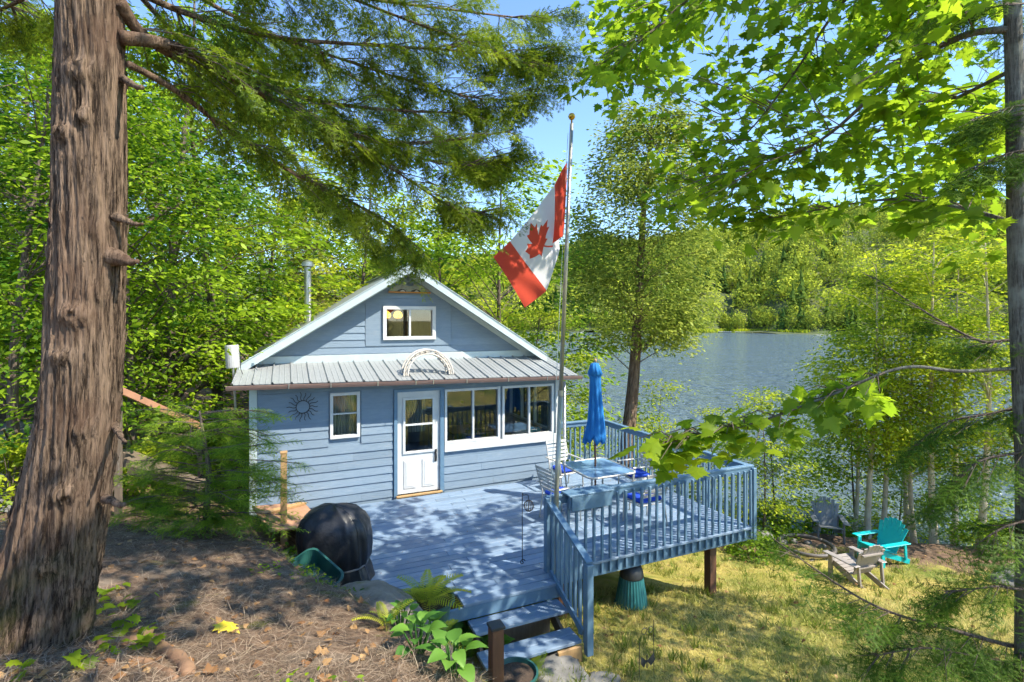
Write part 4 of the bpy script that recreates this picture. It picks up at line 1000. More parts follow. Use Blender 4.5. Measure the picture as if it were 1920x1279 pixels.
def spray_cedar(seed, dens=8):
    r = np.random.default_rng(seed); V, T = [], []
    strip(V, T, (0, 0, 0), (1, 0, -.12), .02)
    for k in range(dens):
        x = .08 + .88 * k / dens; s = 1 if k % 2 else -1; L_ = .42 * (1 - .6 * x) * r.uniform(.8, 1.15); a = R(r.uniform(36, 52)) * s
        e = np.array([x + L_ * math.cos(a), L_ * math.sin(a), -.12 * x - .1 * L_ + r.normal(0, .02)]); b0 = np.array([x, 0, -.12 * x])
        strip(V, T, b0, e, .028)
        for j in range(4):
            t = .25 + .2 * j; p = b0 + (e - b0) * t; l2 = .15 * (1 - .5 * t) * r.uniform(.7, 1.2)
            for q in (-1, 1):
                if q * s < 0 and j % 2: continue
                a2 = a + q * R(42); tri1(V, T, p, p + np.array([l2 * math.cos(a2), l2 * math.sin(a2), -.04]), .042)
    return np.array(V), np.array(T)
def spray_hemlock(seed, tw=7, nd=7):
    r = np.random.default_rng(seed); V, T = [], []
    def needles(a, b, ln, n):
        d = b - a; ang = math.atan2(d[1], d[0])
        strip(V, T, a, b, .012)
        for j in range(n):
            for q in (-1, 1):
                p = a + d * ((j + .5) / n); aa = ang + q * R(r.uniform(55, 72)); l = ln * r.uniform(.75, 1.1)
                m = len(V); dx, dy = math.cos(aa) * l, math.sin(aa) * l; wx, wy = -math.sin(aa) * .009, math.cos(aa) * .009
                V.append(p + np.array([wx, wy, 0])); V.append(p - np.array([wx, wy, 0])); V.append(p + np.array([dx, dy, -.01])); T.append((m, m + 1, m + 2))
    needles(np.zeros(3), np.array([1, 0, -.2]), .06, 14)
    for k in range(tw):
        x = .1 + .8 * k / tw; s = 1 if k % 2 else -1; L_ = .4 * (1 - .65 * x) * r.uniform(.8, 1.2); a = R(r.uniform(45, 60)) * s
        b0 = np.array([x, 0, -.2 * x]); needles(b0, b0 + np.array([L_ * math.cos(a), L_ * math.sin(a), -.12 * L_]), .055, nd)
    return np.array(V), np.array(T)
LS = leaf_simple(); LM = leaf_maple()
def rand_unit(n, r): v = r.normal(size=(n, 3)); return v / np.linalg.norm(v, axis=1, keepdims=True)
def leaf_cloud(C, sig, per, size, r, tilt=.55, tmpl=LS, cl_tv=None, out=None, spread=.16):
    """leaves in flattened clumps round the centres C"""
    n = len(C) * per; idx = np.repeat(np.arange(len(C)), per)
    P = C[idx] + r.normal(size=(n, 3)) * np.array(sig)
    N_ = np.array([0, 0, 1.]) + tilt * r.normal(size=(n, 3)); D = r.normal(size=(n, 3)); D[:, 2] = D[:, 2] * .3 - .25
    if out is not None: D = D * .7 + out[idx]
    ctv = r.uniform(.15, .8, len(C)) if cl_tv is None else cl_tv
    tv = np.clip(ctv[idx] + r.normal(0, spread, n), 0, 1)
    return scatter(tmpl, P, frames(D, N_), size * r.uniform(.65, 1.25, n), tv)
# ---- broadleaf tree meshes shared by copies
def broadleaf(seed, H, Rr, zlow, ncl, per, leaf, tr=.13, sig=(.42, .42, .13), wob=.25, lean=0.0, lf=1.0):
    r = np.random.default_rng(seed); zz = np.linspace(0, H, 12); ph = r.uniform(0, 6, 2)
    tx = wob * np.sin(zz * .45 + ph[0]) - wob * math.sin(ph[0]) + lean * zz; ty = wob * np.sin(zz * .38 + ph[1]) - wob * math.sin(ph[1])
    parts = [tube_np(list(zip(tx, ty, zz - .25 * (zz == 0))), list(tr * (1 - .86 * zz / H) + .05 * np.exp(-zz * 3)), 9)]
    C = []; O = []
    for i in range(ncl):
        h = zlow + (H * 1.03 - zlow) * r.random(); t = (h - zlow) / (H - zlow)
        prof = Rr * (.55 + .75 * math.sin(math.pi * min(1, .12 + .88 * t)) ** .8) * .75; a = r.uniform(0, 6.28); q = prof * r.uniform(.25, 1) ** .6
        c = np.array([np.interp(h, zz, tx) + q * math.cos(a), np.interp(h, zz, ty) + q * math.sin(a), h]); C.append(c); O.append((math.cos(a), math.sin(a), -.1))
        if i % 2 == 0:
            zb = max(.5, h - .55 * q); b = np.array([np.interp(zb, zz, tx), np.interp(zb, zz, ty), zb])
            m = b * .45 + c * .55 + np.array([0, 0, .12 * q]); parts.append(tube_np([b, m, c], [tr * .28 * lf * (1 - .7 * zb / H), tr * .16 * lf * (1 - .6 * zb / H), .006], 5))
    C = np.array(C); tv = np.clip(.48 + .34 * r.normal(size=len(C)), 0, 1)
    V, T, tvv = leaf_cloud(C, sig, per, leaf, r, cl_tv=tv, out=np.array(O))
    tm = mesh_np('trunk', *join_np(parts)); tm.polygons.foreach_set('use_smooth', [True] * len(tm.polygons))
    return tm, mesh_np('crown', V, T, tvv)
def conifer(seed, H, Rr, zlow, nb, per, tm, leafsz, tr=.16, droop=.25, flat=.3):
    r = np.random.default_rng(seed); zz = np.linspace(0, H, 10)
    parts = [tube_np([(.02 * math.sin(z), .02 * math.cos(z * 1.3), z - .25 * (z == 0)) for z in zz], list(tr * (1 - .93 * zz / H) + .05 * np.exp(-zz * 3)), 10)]
    P = []; D = []
    for i in range(nb):
        z = zlow + (H - zlow) * (i + r.random()) / nb; t = (z - zlow) / (H - zlow)
        L_ = (Rr * (1 - t) ** .75 + .12) * r.uniform(.6, 1.1) * (1 if t > .12 else .75); a = r.uniform(0, 6.28); d = np.array([math.cos(a), math.sin(a), 0])
        pts = [np.array([0, 0, z]) + d * L_ * s + np.array([0, 0, .12 * L_ * s - droop * L_ * s * s]) for s in (0, .35, .7, 1)]
        parts.append(tube_np(pts, [.02 + .012 * L_, .016, .01, .003], 4))
        for k in range(per):
            s = r.uniform(.15, 1); p = np.array([0, 0, z]) + d * L_ * s + np.array([0, 0, .12 * L_ * s - droop * L_ * s * s]) + r.normal(size=3) * [.08, .08, .1]
            aa = a + r.uniform(-1.1, 1.1); P.append(p); D.append((math.cos(aa), math.sin(aa), -.3 - .3 * r.random()))
    n = len(P); P = np.array(P); D = np.array(D); N_ = np.array([0, 0, 1.]) + flat * r.normal(size=(n, 3)); parts2 = []
    for j in range(len(tm)):
        s = np.arange(n) % len(tm) == j; m = s.sum()
        parts2.append(scatter(tm[j], P[s], frames(D[s], N_[s]), leafsz * r.uniform(.7, 1.3, m), np.clip(r.normal(.45, .25, m), 0, 1)))
    tmesh = mesh_np('trunk', *join_np(parts)); tmesh.polygons.foreach_set('use_smooth', [True] * len(tmesh.polygons))
    return tmesh, mesh_np('crown', *merge(parts2))
SC = [spray_cedar(1), spray_cedar(2), spray_cedar(3)]; SCL = [spray_cedar(5, 5), spray_cedar(6, 5)]
SH = [spray_hemlock(1), spray_hemlock(2)]; SHL = [spray_hemlock(3, 4, 3)]
def plant_tree(name, meshes, mats, p, lab, s=1.0, rz=0.0, group=None, cat='tree', rot=None):
    t = thing(name, lab, cat, p, rz, group, rot=rot, scale=s)
    for nm, me, m in zip(('trunk', 'crown'), meshes, mats):
        if not me.materials: me.materials.append(M[m])
        o = ob(nm, me, None, t)
        if me.materials[0] is not M[m]:
            o.material_slots[0].link = 'OBJECT'; o.material_slots[0].material = M[m]
    return t
def ground_at(px, d):
    p = at(px, 600, d); return Vector((p.x, p.y, g1(p.x, p.y) - .05))
# ---------------------------------------------------------------- forest on the left and behind the cabin
BL = [broadleaf(21, 9.5, 3.0, 1.6, 125, 90, .15, sig=(.36, .36, .11)), broadleaf(22, 11, 3.2, 1.2, 130, 90, .17, sig=(.38, .38, .12)), broadleaf(23, 7.5, 2.7, .7, 112, 90, .13, .09, sig=(.34, .34, .1))]
CT = [conifer(31, 12, 2.2, 1.2, 95, 14, SCL, .62), conifer(32, 9.5, 2.0, .8, 85, 14, SHL, .62)]
for (px, d, k, s, rz, m, lab) in (
    (30, 8.8, 2, 1.0, .3, 'leaf_forest', 'bright leafy tree at the far left edge behind the cedar trunk'),
    (330, 12.0, 1, 1.0, 1.2, 'leaf_forest', 'leafy tree just right of the big cedar trunk'),
    (405, 14.0, 0, 1.15, 2.6, 'leaf_forest', 'leafy tree with the thick grey trunk left of the porch roof'),
    (250, 10.0, 2, .95, 4.1, 'leaf_forest', 'low leafy tree behind the sloping handrail'),
    (505, 15.5, 2, 1.15, 5.0, 'leaf_yellow', 'yellow green tree overhanging the left roof slope'),
    (120, 13.5, 0, 1.0, 3.3, 'leaf_forest', 'leafy tree hidden mostly behind the cedar trunk'),
    (-150, 11.0, 1, 1.0, 2.2, 'leaf_forest', 'leafy tree at the left edge of the picture'),
    (680, 21.0, 1, 1.25, 0.6, 'leaf_forest', 'sunlit yellow green tree behind the roof left of the peak'),
    (850, 21.0, 0, 1.3, 1.9, 'leaf_yellow', 'sunlit yellow green tree behind the roof peak'),
    (945, 20.0, 2, 1.75, 3.7, 'leaf_forest', 'sunlit yellow green tree behind the flag'),
    (985, 18.5, 2, 1.0, 5.5, 'leaf_yellow', 'small leafy tree at the right corner of the cabin'),
    (780, 25.0, 1, 1.35, 4.4, 'leaf_yellow', 'tall yellow green tree farthest behind the cabin')):
    plant_tree('broadleaf_tree', BL[k], ('bark', m), ground_at(px, d), lab, s, rz, 'broadleaf trees round the cabin')
for (px, d, k, s, rz, m, lab) in ((575, 19.0, 0, .98, .4, 'leaf_cedarpale', 'tall pale conifer behind the stove pipe'), (300, 17.0, 1, 1.1, 2.0, 'leaf_hemlock', 'dark hemlock in the woods right of the cedar trunk'),
    (50, 16.0, 0, 1.0, 1.0, 'leaf_hemlock', 'dark conifer deep in the woods at the far left')):
    plant_tree('conifer_tree', CT[k], ('bark', m), ground_at(px, d), lab, s, rz, 'conifers round the cabin')
rb = np.random.default_rng(5)
for i in range(26):
    px = -420 + 1080 * (i + rb.random()) / 26; d = rb.uniform(19, 34)
    k = i % 4
    ms, mt = (CT[1], 'leaf_hemlock') if k == 3 else (BL[k % 3], 'leaf_forest')
    plant_tree('forest_tree', ms, ('bark', mt), ground_at(px, d), ('dark conifer' if k == 3 else ('broad leafy tree', 'tall leafy tree', 'low leafy tree')[k]) + ' deep in the woods ' + ('left of the cedar trunk' if px < 100 else 'between the cedar trunk and the cabin' if px < 430 else 'behind the left slope of the cabin roof'), rb.uniform(1.0, 1.35), rb.uniform(0, 6.28), 'trees deep in the woods')
for i, (px, d, s) in enumerate(((1040, 26, .9), (905, 27, .9))):
    plant_tree('shore_tree', BL[i], ('bark', 'leaf_yellow'), ground_at((955, 905)[i], 21.5), ('sunlit tree on the shore left of the flagpole', 'sunlit tree on the shore behind the gable')[i], s * .85, i * 2.)
plant_tree('broadleaf_tree', BL[1], ('bark', 'leaf_forest'), (9.4, .2, g1(9.4, .2) - .05), 'leafy tree added out of view on the right to shade the lawn', .85, 2.5, 'broadleaf trees round the cabin')  # unseen tree, added so its crown shades the near lawn
# tall pale cedar on the shore behind the deck corner
def tuft(seed, n=8):
    r = np.random.default_rng(seed); V, T = [], []
    for k in range(n):
        a = r.uniform(-1.3, 1.3); l = r.uniform(.5, 1); p = np.array([.15 * r.normal(), .15 * r.normal(), .12 * r.normal()]); q = p + l * np.array([math.cos(a), math.sin(a), r.uniform(-.2, .5)]); strip(V, T, p, q, .16)
    return np.array(V), np.array(T)
tr = broadleaf(41, 11.6, 2.1, 5.3, 260, 140, .12, .24, (.27, .27, .20), .12, lf=.35)
p = at(1152, 790, 14.2); p.z = g1(p.x, p.y) - .1
plant_tree('shore_cedar', tr, ('cedarbark', 'leaf_shorecedar'), p, 'tall pale cedar leaning on the shore behind the deck corner', 1.0, 0, rot=(R(1), R(6.5), 0))
# ---------------------------------------------------------------- birches and saplings along the right shore
BI = [broadleaf(51, 9.0, 1.9, 3.1, 70, 80, .14, .10, (.32, .32, .12), .12, .02), broadleaf(52, 8.2, 1.8, 2.9, 62, 80, .14, .085, (.32, .32, .12), .15, -.03), broadleaf(53, 4.2, 1.2, .6, 48, 80, .11, .035, (.26, .26, .1), .2)]
for (px, d, k, s, rz, lab) in ((1625, 15.0, 0, .92, .4, 'slim pale birch right behind the grey garden chair'), (1652, 15.3, 1, .95, 2.2, 'slim birch second to the right of the grey garden chair'),
    (1700, 15.6, 0, .86, 3.9, 'slim leaning birch above the turquoise chair'), (1716, 15.0, 1, .88, 5.3, 'thin birch close to the leaning one above the turquoise chair'),
    (1752, 14.2, 0, .95, 1.3, 'thickest pale birch right of the turquoise chair'), (1790, 14.6, 1, 1.0, 2.9, 'leaning birch right of the thickest one'),
    (1838, 13.6, 0, .9, 4.7, 'birch near the right edge above the lawn rock'), (1600, 15.8, 1, .8, 0.9, 'thin dark birch left of the pale pair'), (1960, 14.0, 0, 1.0, .2, 'birch at the right edge of the picture')):
    plant_tree('birch_tree', BI[k], ('birchbark', 'leaf_yellow'), ground_at(px, d), lab, s, rz, 'birches along the shore')
for (px, d, s, rz, lab) in ((1432, 14.2, .9, .5, 'leafy sapling just right of the deck corner post'), (1458, 15.8, 1.05, 1.9, 'leafy sapling left of the grey garden chair'), (1245, 15.2, .95, 3.0, 'sapling rising between the railing and the lake'),
    (1330, 15.2, .8, 4.2, 'sapling behind the lakeside railing near the corner'), (1610, 16.6, 1.25, 2.6, 'sapling behind the grey garden chair'), (1680, 16.2, .9, 5.1, 'sapling behind the turquoise chair'), (1050, 14.6, .55, 1.0, 'leafy sapling by the downpipe corner of the cabin'), (1850, 15.5, .9, 3.4, 'sapling at the shore on the right')):
    plant_tree('sapling', BI[2], ('bark', 'leaf_yellow'), ground_at(px, d), lab, s, rz, 'saplings along the shore')
def bush(px, d, rx, rz_, n, m, lab, leaf=.1, seed=1, group=None):
    r = np.random.default_rng(seed); p = ground_at(px, d); C = rand_unit(n, r) * np.array([rx, rx, rz_]) * r.uniform(.4, 1, (n, 1)) ** .5; C[:, 2] = np.abs(C[:, 2]) + .1
    V, T, tv = leaf_cloud(C, (.13, .13, .07), 42, leaf, r)
    t = thing('bush', lab, 'bush', p, group=group); ob('foliage', mesh_np('foliage', V, T, tv), M[m], t)
    tw = [tube_np([(0, 0, -.05), tuple(c * [.5, .5, .6]), tuple(c)], [.012, .008, .003], 4) for c in C[::2]]
    ob('stems', mesh_np('stems', *join_np(tw)), M['twig'], t, kind='stuff')
for i, (px, d, rx, rz_, n, m, lab) in enumerate(((1150, 14.6, .9, .9, 40, 'leaf_yellow', 'bush below the shore cedar behind the railing'), (1290, 14.2, 1.0, .8, 42, 'leaf_yellow', 'bush outside the lakeside railing'),
    (1445, 14.4, .7, .6, 30, 'leaf_forest', 'low bush left of the grey garden chair'), (1555, 15.4, .95, .95, 44, 'leaf_forest', 'bush right behind the grey garden chair'), (1415, 12.6, .6, .5, 26, 'leaf_forest', 'low bush right of the deck corner'),
    (20, 7.8, .8, .9, 40, 'leaf_yellow', 'bright shrub at the far left beside the cedar trunk'), (275, 9.6, .8, .7, 36, 'leaf_yellow', 'bright shrub behind the sloping handrail'), (360, 11.0, 1.0, .9, 42, 'leaf_forest', 'shrub below the thick grey trunk'),
    (425, 10.6, .6, .8, 30, 'leaf_yellow', 'bright shrub left of the cabin corner'), (560, 7.9, .3, .25, 12, 'leaf_forest', 'small weeds behind the barbecue'), (1860, 13.4, .9, .7, 36, 'leaf_forest', 'bush on the right behind the drooping branches'))):
    bush(px, d, rx, rz_, n, m, lab, .11, 60 + i, 'bushes')
# reeds along the far shore
r = np.random.default_rng(77); n = 2600; a = r.uniform(8, 30, n); rad = shore_r(a) + r.uniform(-3, 2, n); x, y = polar(a, rad)
V, T, tv = scatter(LS, np.stack([x, y, np.full(n, WZ - .1)], 1), frames(np.stack([r.normal(0, .25, n), r.normal(0, .25, n), np.ones(n)], 1), rand_unit(n, r)), r.uniform(1.2, 2.6, n), r.uniform(.5, 1, n))
props(ob('reeds', mesh_np('reeds', V, T, tv), M['leaf_yellow']), 'yellow green reeds along the far shore', 'reeds', None, 'stuff')
# ---------------------------------------------------------------- near cedar on the left
cp = at(150, 1180, 3.25); base = Vector((cp.x, cp.y, g1(cp.x, cp.y) - .1))
CE = thing('cedar_tree', 'old cedar with furrowed reddish bark and knots in the left foreground', 'tree', base)
ctr = [(-35, 1330, .40), (25, 1230, .34), (72, 1130, .28), (104, 1020, .24), (128, 900, .215), (147, 780, .198), (158, 640, .19), (166, 480, .187), (170, 320, .178), (171, 160, .17), (170, 0, .166), (170, -200, .16), (172, -500, .15), (175, -900, .13), (178, -1500, .10), (180, -2100, .03)]
axis = spline([at(a, b, 3.25) for a, b, c in ctr], 22); rads = np.interp(np.linspace(0, len(ctr) - 1, len(axis)), np.arange(len(ctr)), [c for a, b, c in ctr])
NS = 180; V = np.zeros((len(axis), NS, 3)); an = np.linspace(0, 2 * math.pi, NS, endpoint=False)
zc = np.array([p.z for p in axis]); tw_ = .35 * zc
for i, p in enumerate(axis):
    z = p.z; ca, sa = np.cos(an + tw_[i]), np.sin(an + tw_[i])
    rid = vnoise(ca * 6.5, sa * 6.5, z * 1.3) * .04 + (.22 - np.abs(vnoise(ca * 14, sa * 14, z * 1.7 + 4))) * .10 + (.2 - np.abs(vnoise(ca * 19, sa * 19, z * 2.9 + 14))) * .06 + vnoise(ca * 24, sa * 24, z * 5 + 9) * .03
    fl = max(0, 1.75 - z) * .20 * (np.cos(5 * an + 1.0) * .5 + .25)
    big = .06 * vnoise(ca * 1.6, sa * 1.6, z * 1.0)
    rr2 = rads[i] * (1 + rid * 2.2 + fl + big)
    V[i, :, 0] = p.x + rr2 * np.cos(an); V[i, :, 1] = p.y + rr2 * np.sin(an); V[i, :, 2] = z
bark_base = V.copy()
# knots: swellings where limbs left the stem
for (kx, ky, sz) in ((150, 130, .07), (205, 125, .08), (160, 215, .05), (200, 325, .07), (195, 430, .09), (185, 545, .07), (140, 590, .07), (180, 690, .06), (120, 670, .05), (165, 810, .08), (130, 925, .07), (95, 1060, .06), (118, 250, .05)):
    c = at(kx, ky, 3.08); dd = np.linalg.norm((V - np.array(c)) / np.array([1, 1, .75]), axis=2); out_ = np.array(c) - np.array([at(165, ky, 3.25)[:]][0])
    w = np.exp(-(dd / sz) ** 2) * .055 - .05 * np.exp(-(dd / (sz * .33)) ** 2)
    V += w[:, :, None] * (-np.array([SN, CS, 0]))[None, None] + (np.exp(-(dd / sz) ** 2) * .018 * np.sin(dd * 170))[:, :, None] * np.array([0, 0, 1])
I = np.arange(V.shape[0] * NS).reshape(-1, NS); J = np.roll(I, -1, 1)
Tq = np.stack([I[:-1], J[:-1], J[1:], I[1:]], -1).reshape(-1, 4)
ob('trunk', mesh_np('trunk', V - np.array(base), Tq), M['cedarbark'], CE, True)
rk = np.random.default_rng(8); FV, FT_ = [], []
for k in range(900):
    i0 = int(rk.integers(10, 225)); ln = int(rk.integers(3, 9)); j = int(rk.integers(0, NS)); w_ = rk.uniform(.8, 2.6); lift = rk.uniform(.002, .007); curl = rk.uniform(0, .02) * (rk.random() < .4); n0 = len(FV)
    for m in range(ln):
        ii = min(i0 + m, len(axis) - 1); c_ = np.array(axis[ii]); jj = j + .5 * math.sin(m * .5 + k); tp_ = math.sin(math.pi * (m + .6) / (ln + .2)) ** .5
        for s_ in (-.5, .5):
            q_ = (jj + s_ * w_ * tp_) % NS; j0 = int(q_); f_ = q_ - j0; p_ = V[ii, j0] * (1 - f_) + V[ii, (j0 + 1) % NS] * f_; o_ = p_ - c_; o_[2] = 0; o_ /= np.linalg.norm(o_)
            FV.append(p_ + o_ * (lift + curl * (m / ln) ** 2))
    for m in range(ln - 1): a_ = n0 + 2 * m; FT_ += [(a_, a_ + 1, a_ + 3), (a_, a_ + 3, a_ + 2)]
ob('bark_strips', mesh_np('bark_strips', np.array(FV) - np.array(base), np.array(FT_)), M['cedarbark'], CE, kind='stuff')
for (a, b, r0, r1, d0, d1) in (((226, 410, 3.22), (268, 420, 3.2), .03, .008, 0, 0), ((222, 484, 3.2), (258, 490, 3.17), .055, .014, 0, 0), ((222, 810, 3.2), (236, 828, 3.05), .02, .006, 0, 0), ((212, 940, 3.18), (232, 946, 3.12), .02, .014, 0, 0), ((235, 150, 3.25), (266, 164, 3.15), .022, .014, 0, 0)):
    A_, B_ = at(*a), at(*b); tb(spline([A_ + (A_ - B_) * .8, A_, A_.lerp(B_, .6) + Vector((0, 0, -.012)), B_], 4), list(r1 + (r0 * 1.5 - r1) * np.linspace(1, 0, 13) ** 1.6 + .003 * np.sin(np.arange(13) * 2.3)), 9).build('branch_stub', M['cedarbark'], CE, w=True, smooth=True)
limbs = [ [(225, 5, 3.25), (262, 60, 3.4), (330, 105, 3.6), (440, 140, 3.9), (600, 190, 4.3), (760, 208, 4.7), (900, 212, 5.1)],
          [(225, 70, 3.25), (330, 90, 3.5), (470, 165, 3.8), (600, 225, 4.1), (700, 265, 4.4), (830, 265, 4.8), (960, 245, 5.1)],
          [(230, -30, 3.25), (350, 25, 3.6), (520, 70, 4.0), (700, 85, 4.4), (900, 100, 4.9), (1020, 130, 5.3)],
          [(230, -150, 3.25), (430, -60, 3.7), (640, -10, 4.2), (860, 20, 4.8), (1030, 40, 5.4)],
          [(240, 120, 3.3), (330, 170, 3.6), (450, 260, 3.9), (560, 330, 4.2), (670, 385, 4.6), (740, 430, 4.9), (765, 468, 5.0)],
          [(200, -300, 3.2), (420, -220, 3.8), (680, -150, 4.6), (950, -90, 5.4)], [(120, -60, 3.4), (20, 10, 3.9), (-120, 60, 4.5)], [(120, -200, 3.3), (0, -120, 4.0), (-150, -40, 4.6)],
          [(430, 140, 3.9), (620, 230, 4.4), (800, 300, 4.9), (880, 310, 5.1), (945, 300, 5.3)], [(520, 70, 4.0), (760, 150, 4.7), (900, 185, 5.1), (980, 185, 5.4)], [(600, 225, 4.1), (740, 320, 4.6), (850, 390, 5.0), (910, 400, 5.2)], [(640, -10, 4.2), (850, 70, 5.0), (960, 105, 5.4), (1030, 100, 5.7)],
          [(215, -120, 3.5), (400, 10, 4.6), (600, 110, 5.6), (820, 240, 6.4), (930, 330, 6.8)], [(215, -60, 3.5), (360, 100, 4.8), (500, 250, 5.8), (640, 400, 6.4), (720, 470, 6.6)] ]
r = np.random.default_rng(91); SP = []; SD = []; tws = []
for li, Lm in enumerate(limbs):
    pts = spline([at(*p) for p in Lm], 8); n = len(pts); r0 = (.042, .048, .026, .024, .024, .03, .02, .02, .014, .012, .012, .012, .024, .022)[li]
    tb(pts, list(np.linspace(r0, .006, n)), 8).build('limb', M['cedarbark'], CE, w=True, smooth=True)
    tot = sum((pts[i + 1] - pts[i]).length for i in range(n - 1))
    for k in range(int(tot * (25 if li < 8 or li > 11 else 34))):
        s = r.uniform(.14 if li < 6 or 8 <= li < 12 else .3, 1); i = min(int(s * (n - 1)), n - 2); b = pts[i]; dr = (pts[i + 1] - pts[i]).normalized()
        sd = dr.cross(Vector((0, 0, 1))) * (1 if r.random() < .5 else -1); ln = r.uniform(.25, .85) * (1.1 - .45 * s)
        e = b + dr * ln * r.uniform(.3, .8) + sd * ln * r.uniform(.2, .8) + Vector((0, 0, r.uniform(-.42, .18) * ln)); mid = b.lerp(e, .5) + Vector((0, 0, .06 * ln))
        tws.append(tube_np([b, mid, e], [.006, .004, .0015], 4))
        for j in range(5):
            q = r.uniform(.3, 1); p = (b.lerp(mid, q * 2) if q < .5 else mid.lerp(e, q * 2 - 1)); d = (e - b).normalized()
            SP.append(p[:]); SD.append(np.array(d[:]) + r.normal(size=3) * [.45, .45, .25] + [0, 0, -.32])
SP = np.array(SP); SD = np.array(SD); nn = len(SP); NN = np.array([0, 0, 1.]) + .45 * r.normal(size=(nn, 3)); parts = []
for j in range(3):
    s = np.arange(nn) % 3 == j; parts.append(scatter(SC[j], SP[s], frames(SD[s], NN[s]), r.uniform(.14, .30, s.sum()), np.clip(r.normal(.4, .25, s.sum()), 0, 1)))
V, T, tv = merge(parts); print('cedar sprays', nn, len(T))
ob('foliage', mesh_np('foliage', V - np.array(base), T, tv), M['leaf_cedar'], CE, kind='stuff')
V, T = join_np(tws); ob('twigs', mesh_np('twigs', V - np.array(base), T), M['twig'], CE, kind='stuff')
# roots crossing the litter
for pts_, r0 in (([(180, 1130, 3.2), (240, 1150, 3.3), (280, 1180, 3.25), (322, 1215, 3.1), (345, 1262, 2.95), (352, 1300, 2.85)], .04), ([(210, 1100, 3.3), (260, 1120, 3.4), (300, 1150, 3.45)], .018), ([(120, 1200, 3.1), (250, 1215, 3.0), (300, 1255, 2.9), (330, 1300, 2.8)], .022)):
    pts = []
    for a, b, d in pts_:
        q = at(a, b, d); pts.append(Vector((q.x, q.y, g1(q.x, q.y) + r0 * random.uniform(-.3, .45))))
    tb(spline(pts, 6), [r0 * (1 + .15 * math.sin(k)) for k in range((len(pts) - 1) * 6 + 1)], 10).build('root', M['root'], CE, w=True, smooth=True)
# ---------------------------------------------------------------- near maple on the right
mb_ = at(1925, 1500, 2.9); base = Vector((mb_.x, mb_.y, g1(mb_.x, mb_.y) - .1))
MP = thing('maple_tree', 'slender maple at the right edge with branches arching over the view', 'tree', base)
tp = spline([base, at(1930, 1000, 2.9), at(1925, 800, 2.9), at(1915, 600, 2.9), at(1908, 400, 2.9), at(1905, 250, 2.9), at(1900, 60, 2.9), at(1893, -150, 2.9), at(1875, -600, 3.0), at(1840, -1200, 3.2)], 10)
tb(tp, list(np.linspace(.064, .028, len(tp))), 14).build('trunk', M['maplebark'], MP, w=True, smooth=True)
mlimbs = [([(1896, 55, 2.9), (1800, 70, 3.0), (1680, 140, 3.3), (1540, 262, 3.9), (1400, 330, 4.6), (1250, 390, 5.2)], .022),
          ([(1895, -150, 2.9), (1720, -90, 3.4), (1585, 0, 4.0), (1480, 150, 4.5), (1390, 260, 5.0), (1280, 340, 5.6)], .017),
          ([(1893, -200, 2.9), (1600, -140, 3.6), (1350, -40, 4.6), (1220, 60, 5.4), (1130, 150, 6.0)], .02),
          ([(1915, 690, 2.9), (1800, 696, 2.9), (1690, 690, 2.95), (1560, 740, 3.05), (1440, 785, 3.15), (1330, 815, 3.2), (1240, 830, 3.25)], .011),
          ([(1908, 420, 2.9), (1780, 385, 3.3), (1650, 375, 3.9), (1500, 400, 4.8), (1380, 420, 5.4)], .013),
          ([(1885, -350, 2.95), (1500, -260, 4.0), (1200, -160, 5.2)], .018), ([(1880, -500, 3.0), (1900, -280, 4.6), (1820, -120, 6.5), (1760, 60, 7.8)], .02),
          ([(1880, -450, 3.0), (1700, -300, 4.8), (1560, -120, 6.6), (1480, 40, 7.6)], .02), ([(1870, -650, 3.0), (2200, -250, 4.8), (2180, 0, 6.6)], .018), ([(1905, 200, 2.9), (1860, 240, 3.6), (1800, 290, 4.6), (1740, 330, 5.6)], .012),
          ([(1900, 130, 2.9), (1780, 190, 3.6), (1640, 250, 4.6), (1480, 330, 5.6), (1340, 400, 6.2)], .014), ([(1895, -80, 2.9), (1760, -20, 3.8), (1640, 90, 5.0), (1500, 170, 6.0), (1360, 220, 6.8)], .014), ([(1890, -260, 2.9), (1650, -200, 3.8), (1420, -120, 4.8), (1260, 10, 5.6), (1180, 90, 6.2)], .016),
          ([(1850, -900, 3.0), (1900, -1300, 2.2), (2300, -2100, 1.6), (2700, -3000, 1.2)], .02), ([(1850, -900, 3.1), (1500, -1100, 3.0), (1150, -1300, 2.9), (800, -1400, 2.9)], .02), ([(1850, -1000, 3.1), (2100, -1250, 2.7), (2600, -1500, 2.4), (3100, -1700, 2.3)], .02),  # high limbs above the view, added to throw shade on the bank
          ([(1860, -800, 3.1), (2000, -420, 5.0), (2050, -150, 7.0), (2010, 20, 8.2)], .018)]
r = np.random.default_rng(17); LP = []; LD = []; LN = []; tws = []
